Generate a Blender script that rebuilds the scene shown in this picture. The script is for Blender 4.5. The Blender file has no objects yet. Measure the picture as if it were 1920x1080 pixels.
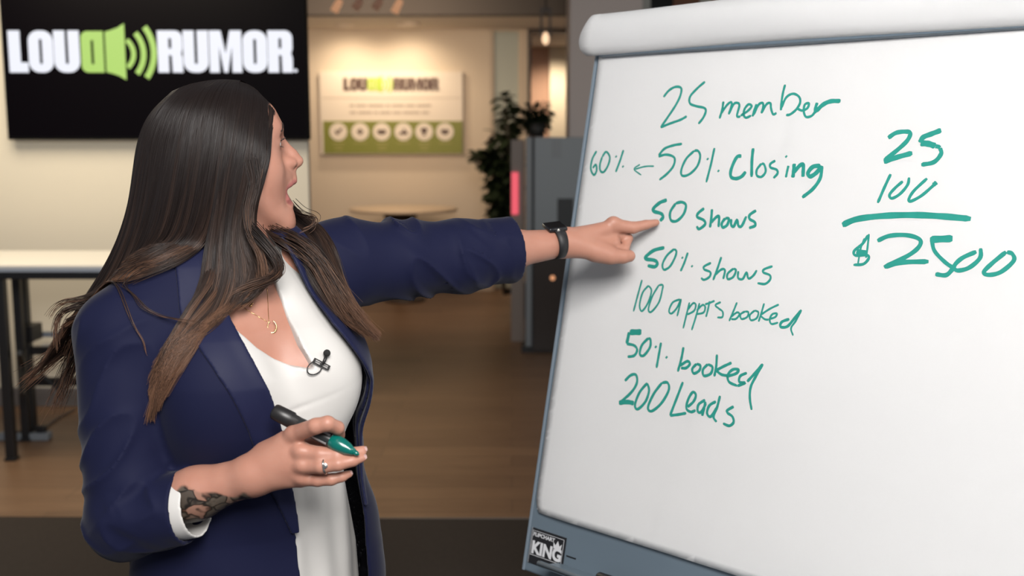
import bpy, bmesh, math, random
import numpy as np
from mathutils import Vector, Matrix

scene = bpy.context.scene
COL = scene.collection
random.seed(7)
rng = np.random.default_rng(11)
PI = math.pi

# ------------------------------------------------------------------ camera
FPX = 2000.0                                   # focal length in pixels of a 1920 px wide frame
PITCH = math.atan(277 / FPX)
CAM = np.array([0.0, 0.0, 1.55])
cd = bpy.data.cameras.new('camera')
cd.sensor_fit = 'HORIZONTAL'; cd.sensor_width = 36.0; cd.lens = FPX / 1920 * 36
cd.clip_start = 0.05; cd.clip_end = 60
cd.dof.use_dof = True; cd.dof.focus_distance = 1.80; cd.dof.aperture_fstop = 3.4
cam = bpy.data.objects.new('camera', cd); COL.objects.link(cam)
cam.location = CAM; cam.rotation_euler = (PI / 2 - PITCH, 0, 0)
scene.camera = cam

# ------------------------------------------------------------------ world, lights, exposure
vs = scene.view_settings
scene.display_settings.display_device = 'sRGB'
vs.view_transform = 'Standard'; vs.look = 'None'; vs.gamma = 1; vs.exposure = 0.0; vs.use_curve_mapping = False
world = bpy.data.worlds.new('office_ambient'); scene.world = world
world.use_nodes = True
world.node_tree.nodes['Background'].inputs[0].default_value = (0.86, 0.91, 1.0, 1)
world.node_tree.nodes['Background'].inputs[1].default_value = 0.20

def area_light(name, loc, target, size, power, color=(1, 1, 1), size_y=None):
    l = bpy.data.lights.new(name, 'AREA'); l.energy = power; l.color = color; l.size = size
    if size_y: l.shape = 'RECTANGLE'; l.size_y = size_y
    o = bpy.data.objects.new(name, l); COL.objects.link(o); o.location = loc
    o.rotation_euler = (Vector(target) - Vector(loc)).to_track_quat('-Z', 'Y').to_euler()
    return o
def spot_light(name, loc, target, angle, power, color, blend=0.6, radius=0.04):
    l = bpy.data.lights.new(name, 'SPOT'); l.energy = power; l.color = color
    l.spot_size = math.radians(angle); l.spot_blend = blend; l.shadow_soft_size = radius
    o = bpy.data.objects.new(name, l); COL.objects.link(o); o.location = loc
    o.rotation_euler = (Vector(target) - Vector(loc)).to_track_quat('-Z', 'Y').to_euler()
    return o
# studio key above and in front of the presenter, a weak side light, an added cool fill, warm office ceiling light
area_light('studio_key_light', (0.18, -0.30, 2.6), (0.0, 1.9, 1.25), 1.0, 108, (1.0, 0.97, 0.94))
area_light('studio_side_light', (1.9, 0.3, 2.3), (-0.3, 1.8, 1.3), 0.8, 14, (1.0, 0.96, 0.90))
area_light('cool_fill_light', (-3.4, 0.6, 1.5), (0.1, 2.2, 1.0), 1.2, 4, (0.62, 0.80, 1.0))  # unseen fill, added to tint the left of the sheet bluish
area_light('office_ceiling_light', (-2.4, 4.9, 2.9), (-2.3, 5.4, 0.6), 1.6, 74, (1.0, 0.87, 0.68))
area_light('hall_ceiling_light', (-1.2, 8.6, 2.55), (-1.2, 10.8, 1.7), 1.4, 42, (1.0, 0.77, 0.56))
for sx in (-1.63, -1.03):
    spot_light('wall_wash_light', (sx, 10.52, 2.60), (sx, 10.97, 1.75), 135, 25, (1.0, 0.83, 0.62), 1.0, 0.06)
spot_light('corridor_light', (0.45, 12.4, 2.55), (0.55, 13.1, 1.2), 120, 60, (1.0, 0.80, 0.58), 0.9)

# ------------------------------------------------------------------ helpers
def ray(px, py):
    u, v = (px - 960) / FPX, (540 - py) / FPX
    cp, sp = math.cos(PITCH), math.sin(PITCH)
    return np.array([u, cp + v * sp, -sp + v * cp])
def at(px, py, Y):
    d = ray(px, py); return CAM + d * (Y / d[1])

def mat(name, color, rough=0.5, metal=0.0, spec=0.5, sub=0.0, sheen=0.0, bump=None, var=None, coat=0.0,
        emit=None, estr=1.0, trans=0.0, alpha=1.0, wave=None):
    m = bpy.data.materials.new(name); m.use_nodes = True
    nt = m.node_tree; b = nt.nodes['Principled BSDF']
    c = tuple(color) + (1,)
    b.inputs['Base Color'].default_value = c
    b.inputs['Roughness'].default_value = rough; b.inputs['Metallic'].default_value = metal
    b.inputs['Specular IOR Level'].default_value = spec
    if sub: b.inputs['Subsurface Weight'].default_value = sub; b.inputs['Subsurface Radius'].default_value = (0.012, 0.005, 0.003); b.inputs['Subsurface Scale'].default_value = 0.5
    if sheen: b.inputs['Sheen Weight'].default_value = sheen; b.inputs['Sheen Roughness'].default_value = 0.4
    if coat: b.inputs['Coat Weight'].default_value = coat; b.inputs['Coat Roughness'].default_value = 0.1
    if trans: b.inputs['Transmission Weight'].default_value = trans
    if emit: b.inputs['Emission Color'].default_value = tuple(emit) + (1,); b.inputs['Emission Strength'].default_value = estr
    tc = nt.nodes.new('ShaderNodeTexCoord')
    if var:                                     # (scale, second colour, optional axis stretch)
        n = nt.nodes.new('ShaderNodeTexNoise'); n.inputs['Scale'].default_value = var[0]; n.inputs['Detail'].default_value = 4
        mp = nt.nodes.new('ShaderNodeMapping'); mp.inputs['Scale'].default_value = var[2] if len(var) > 2 else (1, 1, 1)
        nt.links.new(tc.outputs['Object'], mp.inputs[0]); nt.links.new(mp.outputs[0], n.inputs['Vector'])
        mx = nt.nodes.new('ShaderNodeMix'); mx.data_type = 'RGBA'
        mx.inputs[6].default_value = c; mx.inputs[7].default_value = tuple(var[1]) + (1,)
        nt.links.new(n.outputs['Fac'], mx.inputs[0]); nt.links.new(mx.outputs[2], b.inputs['Base Color'])
    if bump:                                    # (scale, strength, distance)
        n = nt.nodes.new('ShaderNodeTexNoise'); n.inputs['Scale'].default_value = bump[0]; n.inputs['Detail'].default_value = 5
        nt.links.new(tc.outputs['Object'], n.inputs['Vector'])
        bp = nt.nodes.new('ShaderNodeBump'); bp.inputs['Strength'].default_value = bump[1]; bp.inputs['Distance'].default_value = bump[2]
        nt.links.new(n.outputs['Fac'], bp.inputs['Height']); nt.links.new(bp.outputs[0], b.inputs['Normal'])
    return m

def tag(o, label=None, cat=None, group=None, kind=None):
    if label: o['label'] = label
    if cat: o['category'] = cat
    if group: o['group'] = group
    if kind: o['kind'] = kind
    return o
def empty(name, loc=(0, 0, 0), label=None, cat=None, group=None, rot=None):
    o = bpy.data.objects.new(name, None); COL.objects.link(o); o.location = loc
    o.empty_display_size = 0.05
    if rot: o.rotation_euler = rot
    return tag(o, label, cat, group)
def link(name, me, m=None, parent=None, smooth=False):
    if m is not None:
        for mm in (m if isinstance(m, (list, tuple)) else [m]): me.materials.append(mm)
    if smooth: me.polygons.foreach_set('use_smooth', [True] * len(me.polygons))
    me.name = name
    o = bpy.data.objects.new(name, me); COL.objects.link(o)
    if parent is not None:
        o.parent = parent
        bpy.context.view_layer.update()
        o.matrix_parent_inverse = parent.matrix_world.inverted()
    return o
def part(name, bm, m, parent=None, smooth=False):
    me = bpy.data.meshes.new(name); bm.normal_update(); bm.to_mesh(me); bm.free()
    return link(name, me, m, parent, smooth)
def B(): return bmesh.new()
def box(bm, lo, hi, bev=0.0, M=None):
    lo, hi = np.minimum(lo, hi), np.maximum(lo, hi)
    r = bmesh.ops.create_cube(bm, size=1.0)
    vv = r['verts']
    for v in vv:
        v.co = Vector([(lo[i] + hi[i]) / 2 + v.co[i] * (hi[i] - lo[i]) for i in range(3)])
    if bev:
        es = list({e for v in vv for e in v.link_edges})
        rr = bmesh.ops.bevel(bm, geom=es, offset=bev, segments=2, affect='EDGES', profile=0.5)
        vv = list({v for f in rr['faces'] for v in f.verts} | {v for v in vv if v.is_valid})
    if M is not None: bmesh.ops.transform(bm, matrix=M, verts=vv)
    return bm
def tube(bm, pts, r, seg=10, cap=True, closed=False):
    pts = [Vector(p) for p in pts]; n = len(pts)
    rs = r if isinstance(r, (list, tuple, np.ndarray)) else [r] * n
    rings = []; up = None
    for i, p in enumerate(pts):
        a = pts[(i - 1) % n] if (i > 0 or closed) else p
        b = pts[(i + 1) % n] if (i < n - 1 or closed) else p
        t = (b - a).normalized()
        if up is None: up = t.orthogonal().normalized()
        up = (up - t * up.dot(t))
        up = up.normalized() if up.length > 1e-6 else t.orthogonal().normalized()
        w = t.cross(up)
        rings.append([bm.verts.new(p + (up * math.cos(2 * PI * k / seg) + w * math.sin(2 * PI * k / seg)) * rs[i]) for k in range(seg)])
    for i in range(n if closed else n - 1):
        A, C2 = rings[i], rings[(i + 1) % n]
        for k in range(seg): bm.faces.new((A[k], A[(k + 1) % seg], C2[(k + 1) % seg], C2[k]))
    if cap and not closed: bm.faces.new(rings[0][::-1]); bm.faces.new(rings[-1])
    return bm
def lathe(bm, prof, seg=24, M=None):            # prof: (r, z) list
    rings = []
    for r, z in prof:
        rings.append([bm.verts.new((r * math.cos(2 * PI * k / seg), r * math.sin(2 * PI * k / seg), z)) for k in range(seg)])
    for A, C2 in zip(rings[:-1], rings[1:]):
        for k in range(seg): bm.faces.new((A[k], A[(k + 1) % seg], C2[(k + 1) % seg], C2[k]))
    bm.faces.new(rings[0][::-1]); bm.faces.new(rings[-1])
    if M is not None: bmesh.ops.transform(bm, matrix=M, verts=[v for R in rings for v in R])
    return bm
def frame_matrix(o, x, y, z):
    M = Matrix.Identity(4)
    for i, a in enumerate((x, y, z)):
        for j in range(3): M[j][i] = float(a[j])
    for j in range(3): M[j][3] = float(o[j])
    return M
def flat_shapes(name, polys, depth, M, m, parent=None):
    """outlines (even-odd: an outline inside another is a hole) filled and given a thickness, in the plane of M"""
    cu = bpy.data.curves.new(name, 'CURVE'); cu.dimensions = '2D'; cu.fill_mode = 'BOTH'; cu.extrude = depth / 2
    for pl in polys:
        s = cu.splines.new('POLY'); s.points.add(len(pl) - 1); s.use_cyclic_u = True
        for q, (x, y) in zip(s.points, pl): q.co = (x, y, 0, 1)
    tmp = bpy.data.objects.new(name, cu); COL.objects.link(tmp)
    me = bpy.data.meshes.new_from_object(tmp.evaluated_get(bpy.context.evaluated_depsgraph_get()))
    bpy.data.objects.remove(tmp); bpy.data.curves.remove(cu)
    me.transform(M @ Matrix.Translation((0, 0, depth / 2)))
    return link(name, me, m, parent)
def text_mesh(name, body, size, M, m, parent=None, depth=0.0006, bold=0.0, sx=1.0, width=None, align='LEFT'):
    cu = bpy.data.curves.new(name, 'FONT'); cu.body = body; cu.size = size; cu.extrude = depth / 2; cu.offset = bold
    cu.align_x = align
    tmp = bpy.data.objects.new(name, cu); COL.objects.link(tmp)
    me = bpy.data.meshes.new_from_object(tmp.evaluated_get(bpy.context.evaluated_depsgraph_get()))
    bpy.data.objects.remove(tmp); bpy.data.curves.remove(cu)
    if width:
        xs = [v.co.x for v in me.vertices]; sx = width / (max(xs) - min(xs))
    me.transform(M @ Matrix.Diagonal((sx, 1, 1, 1)))
    return link(name, me, m, parent)
def rrect(x0, y0, x1, y1, r, seg=6, corners='abcd'):
    out = []
    for key, (cx, cy, a0) in zip('abcd', ((x1 - r, y1 - r, 0), (x0 + r, y1 - r, 90), (x0 + r, y0 + r, 180), (x1 - r, y0 + r, 270))):
        if key in corners:
            for k in range(seg + 1):
                a = math.radians(a0 + 90 * k / seg); out.append((cx + r * math.cos(a), cy + r * math.sin(a)))
        else:
            out.append(((x1, y1), (x0, y1), (x0, y0), (x1, y0))['abcd'.index(key)])
    return out
def circle(cx, cy, r, n=24): return [(cx + r * math.cos(2 * PI * k / n), cy + r * math.sin(2 * PI * k / n)) for k in range(n)]
def catmull(pts, n):
    P = np.asarray(pts, float); k = len(P)
    if k == 2: return P[0] + (P[1] - P[0]) * np.linspace(0, 1, n)[:, None]
    Q = np.vstack([2 * P[0] - P[1], P, 2 * P[-1] - P[-2]])
    u = np.linspace(0, k - 1, n); i = np.minimum(u.astype(int), k - 2); t = (u - i)[:, None]
    a, b, c, d = Q[i], Q[i + 1], Q[i + 2], Q[i + 3]
    return 0.5 * (2 * b + (c - a) * t + (2 * a - 5 * b + 4 * c - d) * t ** 2 + (3 * b - a - 3 * c + d) * t ** 3)
# ================================================================== the room
M_wood = mat('floor_wood', (0.235, 0.135, 0.075), 0.42)
nt = M_wood.node_tree; bs = nt.nodes['Principled BSDF']; tc = nt.nodes.new('ShaderNodeTexCoord')
mp = nt.nodes.new('ShaderNodeMapping'); mp.inputs['Scale'].default_value = (1, 1, 1); nt.links.new(tc.outputs['Object'], mp.inputs[0])
br = nt.nodes.new('ShaderNodeTexBrick'); br.inputs['Scale'].default_value = 1.0
br.inputs['Brick Width'].default_value = 1.3; br.inputs['Row Height'].default_value = 0.16; br.inputs['Mortar Size'].default_value = 0.002
br.inputs['Color1'].default_value = (0.250, 0.145, 0.080, 1); br.inputs['Color2'].default_value = (0.190, 0.108, 0.060, 1); br.inputs['Mortar'].default_value = (0.10, 0.06, 0.035, 1)
nt.links.new(mp.outputs[0], br.inputs['Vector'])
ns = nt.nodes.new('ShaderNodeTexNoise'); ns.inputs['Scale'].default_value = 5; ns.inputs['Detail'].default_value = 6
mp2 = nt.nodes.new('ShaderNodeMapping'); mp2.inputs['Scale'].default_value = (0.6, 6, 1); nt.links.new(tc.outputs['Object'], mp2.inputs[0]); nt.links.new(mp2.outputs[0], ns.inputs['Vector'])
mx = nt.nodes.new('ShaderNodeMix'); mx.data_type = 'RGBA'; mx.blend_type = 'MULTIPLY'; mx.inputs[0].default_value = 0.5
rp = nt.nodes.new('ShaderNodeValToRGB'); rp.color_ramp.elements[0].position = 0.3; rp.color_ramp.elements[0].color = (0.55, 0.5, 0.45, 1); rp.color_ramp.elements[1].position = 0.7
nt.links.new(ns.outputs['Fac'], rp.inputs[0]); nt.links.new(br.outputs['Color'], mx.inputs[6]); nt.links.new(rp.outputs[0], mx.inputs[7]); nt.links.new(mx.outputs[2], bs.inputs['Base Color'])
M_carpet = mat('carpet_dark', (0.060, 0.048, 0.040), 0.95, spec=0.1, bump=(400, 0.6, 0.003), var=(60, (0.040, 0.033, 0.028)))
M_wall = mat('wall_cream_paint', (0.72, 0.66, 0.54), 0.7, bump=(120, 0.05, 0.001))
M_wallb = mat('wall_tan_paint', (0.66, 0.55, 0.42), 0.75, bump=(120, 0.05, 0.001))
M_ceil = mat('ceiling_paint', (0.62, 0.55, 0.47), 0.85)
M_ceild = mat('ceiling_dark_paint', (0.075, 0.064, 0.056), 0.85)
M_col = mat('column_taupe_paint', (0.60, 0.535, 0.505), 0.75, bump=(120, 0.05, 0.001))
M_base = mat('baseboard_grey', (0.17, 0.155, 0.15), 0.5)
M_black = mat('black_powder_coat', (0.008, 0.008, 0.009), 0.45)
M_white = mat('white_laminate', (0.80, 0.76, 0.68), 0.35)
M_edge = mat('grey_edge_band', (0.30, 0.34, 0.40), 0.4)

def struct(name, lo, hi, m, bev=0.0):
    return tag(part(name, box(B(), lo, hi, bev), m), kind='structure')
struct('floor', (-5.2, 1.0, -0.05), (4.0, 15, 0.0), M_wood)
WX = float(at(580, 400, 6.14)[0])                # right end of the television wall
struct('wall_left', (-5.2, 6.14, 0), (WX, 6.20, 3.2), M_wall)
struct('baseboard_left', (-5.2, 6.118, 0), (WX, 6.14, 0.11), M_base, 0.003)
DX = float(at(921, 300, 11.0)[0])
D2 = float(at(976, 300, 11.0)[0]); D3 = float(at(989, 300, 11.0)[0]); D4 = float(at(1070, 300, 11.0)[0])
struct('wall_back', (-5.2, 11.0, 0), (DX, 11.2, 2.72), M_wallb)
struct('wall_jamb', (D2, 11.0, 0), (D3, 11.2, 2.72), M_wallb)
struct('wall_lintel', (DX, 11.0, float(at(940, 52, 11.0)[2])), (D2, 11.2, 2.72), M_wallb)
M_hall = mat('hall_pink_paint', (0.62, 0.40, 0.30), 0.8)
M_halll = mat('hall_cream_paint', (0.80, 0.72, 0.58), 0.7)
H1 = float(at(1029, 300, 13.2)[0])
struct('wall_corridor', (-0.3, 13.2, 0), (H1, 13.4, 2.72), M_hall)
struct('wall_corridor_end', (H1, 13.0, 0), (2.4, 13.4, 2.72), M_halll)
struct('ceiling', (-5.2, 9.75, 2.66), (4.0, 15, 2.9), M_ceil)
struct('ceiling_front', (-5.2, 4.2, 3.0), (4.0, 9.75, 3.2), M_ceild)
struct('trim_1', (-5.2, 9.60, 2.64), (4.0, 9.75, 3.0), M_ceild, 0.004)
CX0 = float(at(1067, 300, 7.95)[0]); CX1 = float(at(1205, 10, 7.95)[0])
struct('column', (CX0, 7.95, 0), (CX1, 8.5, 3.0), M_col)
# glazed panel with a pale green tint beside the sign wall, framed doorway after it
M_glass = mat('frosted_green_glass', (0.46, 0.49, 0.42), 0.45, spec=0.4)
d1 = tag(part('door_1', box(B(), (DX + 0.03, 11.06, 0.02), (D2 - 0.02, 11.10, float(at(940, 52, 11.06)[2]) - 0.03), 0.003), M_glass), kind='structure')
bm = B(); zt = float(at(940, 52, 11.0)[2])
box(bm, (DX, 11.02, 0), (DX + 0.03, 11.14, zt)); box(bm, (D2 - 0.02, 11.02, 0), (D2, 11.14, zt)); box(bm, (DX + 0.03, 11.02, zt - 0.03), (D2 - 0.02, 11.14, zt))
part('door_frame', bm, M_wallb, d1)
M_dark = mat('dark_brown_frame', (0.045, 0.030, 0.022), 0.5)
d2 = tag(part('door_2', box(box(box(B(), (D3, 10.97, 0), (D3 + 0.035, 11.08, 2.62)), (D4 - 0.02, 10.97, 0), (D4 + 0.03, 11.08, 2.62)), (D3, 10.97, 2.62), (D4 + 0.03, 11.08, 2.66)), M_dark), kind='structure')
struct('wall_right', (D4 + 0.03, 11.0, 0), (4.0, 11.2, 2.66), M_wallb)
# window wall to the right of the column, seen only above the flip chart
zlo, wy = 2.0, 8.3
def wx(px): return float(at(px, 8, wy)[0])
M_brick = mat('brick_red', (0.24, 0.085, 0.045), 0.85)
nt = M_brick.node_tree; br = nt.nodes.new('ShaderNodeTexBrick'); tcn = nt.nodes.new('ShaderNodeTexCoord'); mpn = nt.nodes.new('ShaderNodeMapping')
mpn.inputs['Rotation'].default_value = (PI / 2, 0, 0)
nt.links.new(tcn.outputs['Object'], mpn.inputs[0]); nt.links.new(mpn.outputs[0], br.inputs['Vector'])
br.inputs['Scale'].default_value = 1; br.inputs['Brick Width'].default_value = 0.21; br.inputs['Row Height'].default_value = 0.07; br.inputs['Mortar Size'].default_value = 0.008
br.inputs['Color1'].default_value = (0.26, 0.085, 0.045, 1); br.inputs['Color2'].default_value = (0.19, 0.08, 0.045, 1); br.inputs['Mortar'].default_value = (0.14, 0.09, 0.06, 1)
nt.links.new(br.outputs['Color'], nt.nodes['Principled BSDF'].inputs['Base Color'])
M_pane = mat('window_dark_glass', (0.012, 0.014, 0.012), 0.12)
M_frame = mat('window_frame_paint', (0.40, 0.40, 0.36), 0.5)
w1 = tag(part('window_1', box(box(box(B(), (wx(1204), wy - 0.05, 0.9), (wx(1218), wy + 0.1, 3.0)), (wx(1311), wy - 0.05, 0.9), (wx(1331), wy + 0.1, 3.0)),
         (wx(1218), wy - 0.05, 0.85), (wx(1500), wy + 0.1, 0.9)), M_frame), kind='structure')
bm = box(B(), (wx(1218), wy, 0.9), (wx(1262), wy + 0.03, 3.0)); box(bm, (wx(1373), wy, 0.9), (wx(1500), wy + 0.03, 3.0)); part('window_pane', bm, M_pane, w1)
struct('pillar_brick', (wx(1262), wy - 0.02, 0.9), (wx(1311), wy + 0.12, 3.0), M_brick)
struct('pillar_brick.001', (wx(1331), wy - 0.02, 0.9), (wx(1373), wy + 0.12, 3.0), M_brick)
struct('wall_window_sill', (CX1, wy - 0.06, 0), (4.0, wy + 0.2, 0.85), M_col)
struct('wall_window_side', (wx(1500), wy - 0.05, 0.85), (4.0, wy + 0.2, 3.0), M_col)
struct('trim_2', (-5.2, 4.215, 0.0), (4.0, 4.235, 0.006), M_base)
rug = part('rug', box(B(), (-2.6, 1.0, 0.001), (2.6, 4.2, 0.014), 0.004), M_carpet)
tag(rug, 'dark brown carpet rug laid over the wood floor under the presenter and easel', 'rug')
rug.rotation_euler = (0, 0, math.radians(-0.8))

# ------------------------------------------------------------------ logo glyphs
def logo_letter(ch, x0, x1, y0, y1):
    w, h = x1 - x0, y1 - y0; st = 0.40 * w; sl0, sl1 = x0 + 0.44 * w, x0 + 0.56 * w
    X = lambda f: x0 + f * w
    Y = lambda f: y0 + f * h
    if ch == 'L': return [[(x0, y1), (X(.62), y1), (X(.62), Y(.24)), (x1, Y(.24)), (x1, y0), (x0, y0)]]
    if ch == 'O': return [rrect(x0, y0, x1, y1, .42 * w), rrect(sl0, Y(.2), sl1, Y(.8), .058 * w, 3)]
    if ch == 'D': return [rrect(x0, y0, x1, y1, .3 * w, corners='bc'), rrect(sl0, Y(.2), sl1, Y(.78), .03 * w, 2)]
    if ch == 'U':
        o = rrect(x0, y0, x1, y1, .42 * w, corners='cd')        # top right, top left, then round the bottom
        return [[(x1, y1), (sl1, y1), (sl1, Y(.22)), (X(.5), Y(.20)), (sl0, Y(.22)), (sl0, y1), (x0, y1)] + o[2:]]
    if ch == 'R':
        top = rrect(x0, Y(.40), x1, y1, .30 * w, corners='a')
        return [[*[p for p in top[:-3]], (x0, y1), (x0, y0), (sl0, y0), (sl0, Y(.42)), (sl1, Y(.40)), (X(.58), y0), (x1, y0), (x1, Y(.34)), (X(.94), Y(.46)), (x1, Y(.56))],
                rrect(sl0, Y(.57), sl1, Y(.82), .05 * w, 3)]
    if ch == 'M':
        return [[(x0, y0), (x0, y1), (X(.36), y1), (X(.5), Y(.45)), (X(.64), y1), (x1, y1), (x1, y0), (X(.70), y0), (X(.70), Y(.62)), (X(.56), y0), (X(.44), y0), (X(.30), Y(.62)), (X(.30), y0)]]
def arc_band(cx, cy, r0, r1, a):
    aa = [math.radians(-a + 2 * a * k / 10) for k in range(11)]
    return [(cx + r1 * math.cos(t), cy + r1 * math.sin(t)) for t in aa] + [(cx + r0 * math.cos(t), cy + r0 * math.sin(t)) for t in reversed(aa)]
def logo(name, X, Z, y, m_word, m_mark, parent, depth):
    """X, Z turn the logo's own units (52..1745 wide, 180..432 high, z up) into metres"""
    M = frame_matrix((0, y, 0), (1, 0, 0), (0, 0, 1), (0, -1, 0))
    conv = lambda pls: [[(X(a), Z(b)) for a, b in pl] for pl in pls]
    for ch, a, b in (('L', 52, 166), ('O', 170, 318), ('U', 322, 475), ('R', 940, 1088), ('U', 1092, 1242), ('M', 1248, 1440), ('O', 1446, 1592), ('R', 1596, 1742)):
        flat_shapes(name + '_letter', conv(logo_letter(ch, a, b, -432, -182)), depth, M, m_word, parent)
    flat_shapes(name + '_mark', conv([rrect(1748, -430, 1768, -412, 4, 2)]), depth, M, m_word, parent)
    polys = logo_letter('D', 484, 618, -432, -186)
    sp = [(630, -190), (665, -180), (705, -166), (746, -140), (746, -476), (705, -452), (665, -438), (630, -430)]
    polys += [sp, arc_band(690, -320, 92, 120, 50), arc_band(668, -318, 172, 204, 40), arc_band(660, -312, 240, 274, 36)]
    flat_shapes(name + '_emblem', conv(polys), depth, M, m_mark, parent)

# ------------------------------------------------------------------ television
TY = 6.06
tl, tr = float(at(6, 130, TY)[0]), float(at(576, 130, TY)[0]); tb = float(at(300, 262, TY)[2])
tv = empty('television', ((tl + tr) / 2, 6.13, tb), 'large black wall television showing a white and green logo', 'television')
M_tvb = mat('television_bezel', (0.003, 0.003, 0.0035), 0.6, spec=0.08)
M_scr = mat('television_screen', (0.0022, 0.0015, 0.0026), 0.35, spec=0.06)
M_lw = mat('screen_white', (0.02, 0.02, 0.02), 0.5, emit=(0.86, 0.88, 0.97), estr=1.0)
M_lg = mat('screen_green', (0.02, 0.02, 0.02), 0.5, emit=(0.41, 0.66, 0.13), estr=1.0)
part('casing', box(B(), (tl, TY, tb), (tr, 6.125, tb + 1.0), 0.006), M_tvb, tv)
part('wall_mount', box(B(), (tl + 0.5, 6.122, tb + 0.3), (tr - 0.5, 6.14, tb + 0.7)), M_black, tv)
scr = part('screen', box(B(), (tl + 0.012, TY - 0.002, tb + 0.016), (tr - 0.012, TY + 0.002, tb + 0.988)), M_scr, tv)
k = 600 / 1906.0
logo('logo', lambda u: float(at(u * k, 95, TY)[0]), lambda v: float(at(280, -v * k, TY)[2]), TY - 0.002, M_lw, M_lg, scr, 0.0012)

# ------------------------------------------------------------------ sign on the far wall
SY = 10.94
sx0, sx1 = float(at(600, 220, SY)[0]), float(at(868, 220, SY)[0]); sz0, sz1 = float(at(735, 290, SY)[2]), float(at(735, 134, SY)[2])
sign = empty('wall_sign', ((sx0 + sx1) / 2, 11.0, sz0), 'cream company sign board with a green icon band on the far tan wall', 'sign')
M_sign = mat('sign_cream', (0.74, 0.64, 0.52), 0.5); M_sgreen = mat('sign_green', (0.19, 0.20, 0.02), 0.5); M_sdark = mat('sign_brown', (0.07, 0.03, 0.02), 0.5)
M_slime = mat('sign_lime', (0.42, 0.55, 0.06), 0.5); M_sgrey = mat('sign_grey', (0.42, 0.34, 0.27), 0.5); M_spale = mat('sign_pale_green', (0.34, 0.31, 0.09), 0.5)
pn = part('panel', box(B(), (sx0, SY, sz0), (sx1, 10.995, sz1), 0.006), M_sign, sign)
px2x = lambda p: float(at(p, 220, SY)[0]); py2z = lambda p: float(at(735, p, SY)[2])
part('divider', box(B(), (sx0 + 0.03, SY - 0.003, py2z(184)), (sx1 - 0.02, SY, py2z(183))), M_sgrey, pn)
logo('sign_logo', lambda u: px2x(645 + (u - 52) / 1693 * 178), lambda v: py2z(146 + (-v - 182) / 250 * 24), SY, M_sdark, M_slime, pn, 0.004)
for yy, words in ((198, (10, 22, 34, 9, 26, 20, 30)), (211, (14, 30, 9, 24, 18, 36, 16))):   # small grey lines, too blurred to read
    x = 656; bm = B()
    for w in words:
        w *= 0.88; box(bm, (px2x(x), SY - 0.002, py2z(yy + 2.2)), (px2x(x + w), SY, py2z(yy - 2.2))); x += w + 3.2
    part('sign_text', bm, M_sgrey, pn)
band = part('green_band', box(B(), (sx0 + 0.03, SY - 0.006, sz0 + 0.01), (sx1 - 0.005, SY, py2z(227)), 0.003), M_sgreen, sign)
MF = frame_matrix((0, SY - 0.006, 0), (1, 0, 0), (0, 0, 1), (0, -1, 0)); MF2 = frame_matrix((0, SY - 0.009, 0), (1, 0, 0), (0, 0, 1), (0, -1, 0))
u = (sx1 - sx0) / 268.0
icons = [
    [[(-7, 0), (-4, 3), (-2, 0), (6, 8), (8, 5), (-2, -6)]],
    [[(-1.5, 6), (1.5, 6), (2, 2), (6, 2), (6, -1.5), (2, -1.5), (2.5, -6), (0, -4), (-2.5, -6), (-2, -1.5), (-6, -1.5), (-6, 2), (-2, 2)]],
    [[(-8, 3), (-3, 4), (0, 2.5), (3, 4), (8, 3), (8, -3), (4, -4), (0, -5), (-4, -4), (-8, -3)]],
    [[(-8, -5), (8, -5), (8, 0), (4, 1), (2, 6), (0, 6), (0, 1), (-4, 0), (-8, -3)]],
    [[(-6, 7), (6, 7), (6, 1), (3, -2), (1.5, -4), (4, -7), (-4, -7), (-1.5, -4), (-3, -2), (-6, 1)]],
    [[(-8, 2), (-4, 5), (0, 3), (4, 5), (8, 2), (6, -3), (2, -5), (-2, -5), (-6, -3)]],
]
for cx, ic in zip((634, 675, 715.5, 756, 795, 834), icons):
    X, Z = px2x(cx), py2z(247)
    dsc = flat_shapes('icon_disc', [circle(X, Z, 16.5 * u)], 0.003, MF, M_sign, band)
    flat_shapes('icon_mark', [[(X + a * u, Z + b * u) for a, b in pl] for pl in ic], 0.003, MF2, M_sdark, band)
    for j, wd in enumerate((12, 9, 7)[: 3 if cx in (634, 715.5, 795) else 1]):
        part('caption_line', box(B(), (X - wd * u, SY - 0.008, Z - (22 + 6 * j) * u), (X + wd * u, SY - 0.006, Z - (20 + 6 * j) * u)), M_spale, band)

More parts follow.
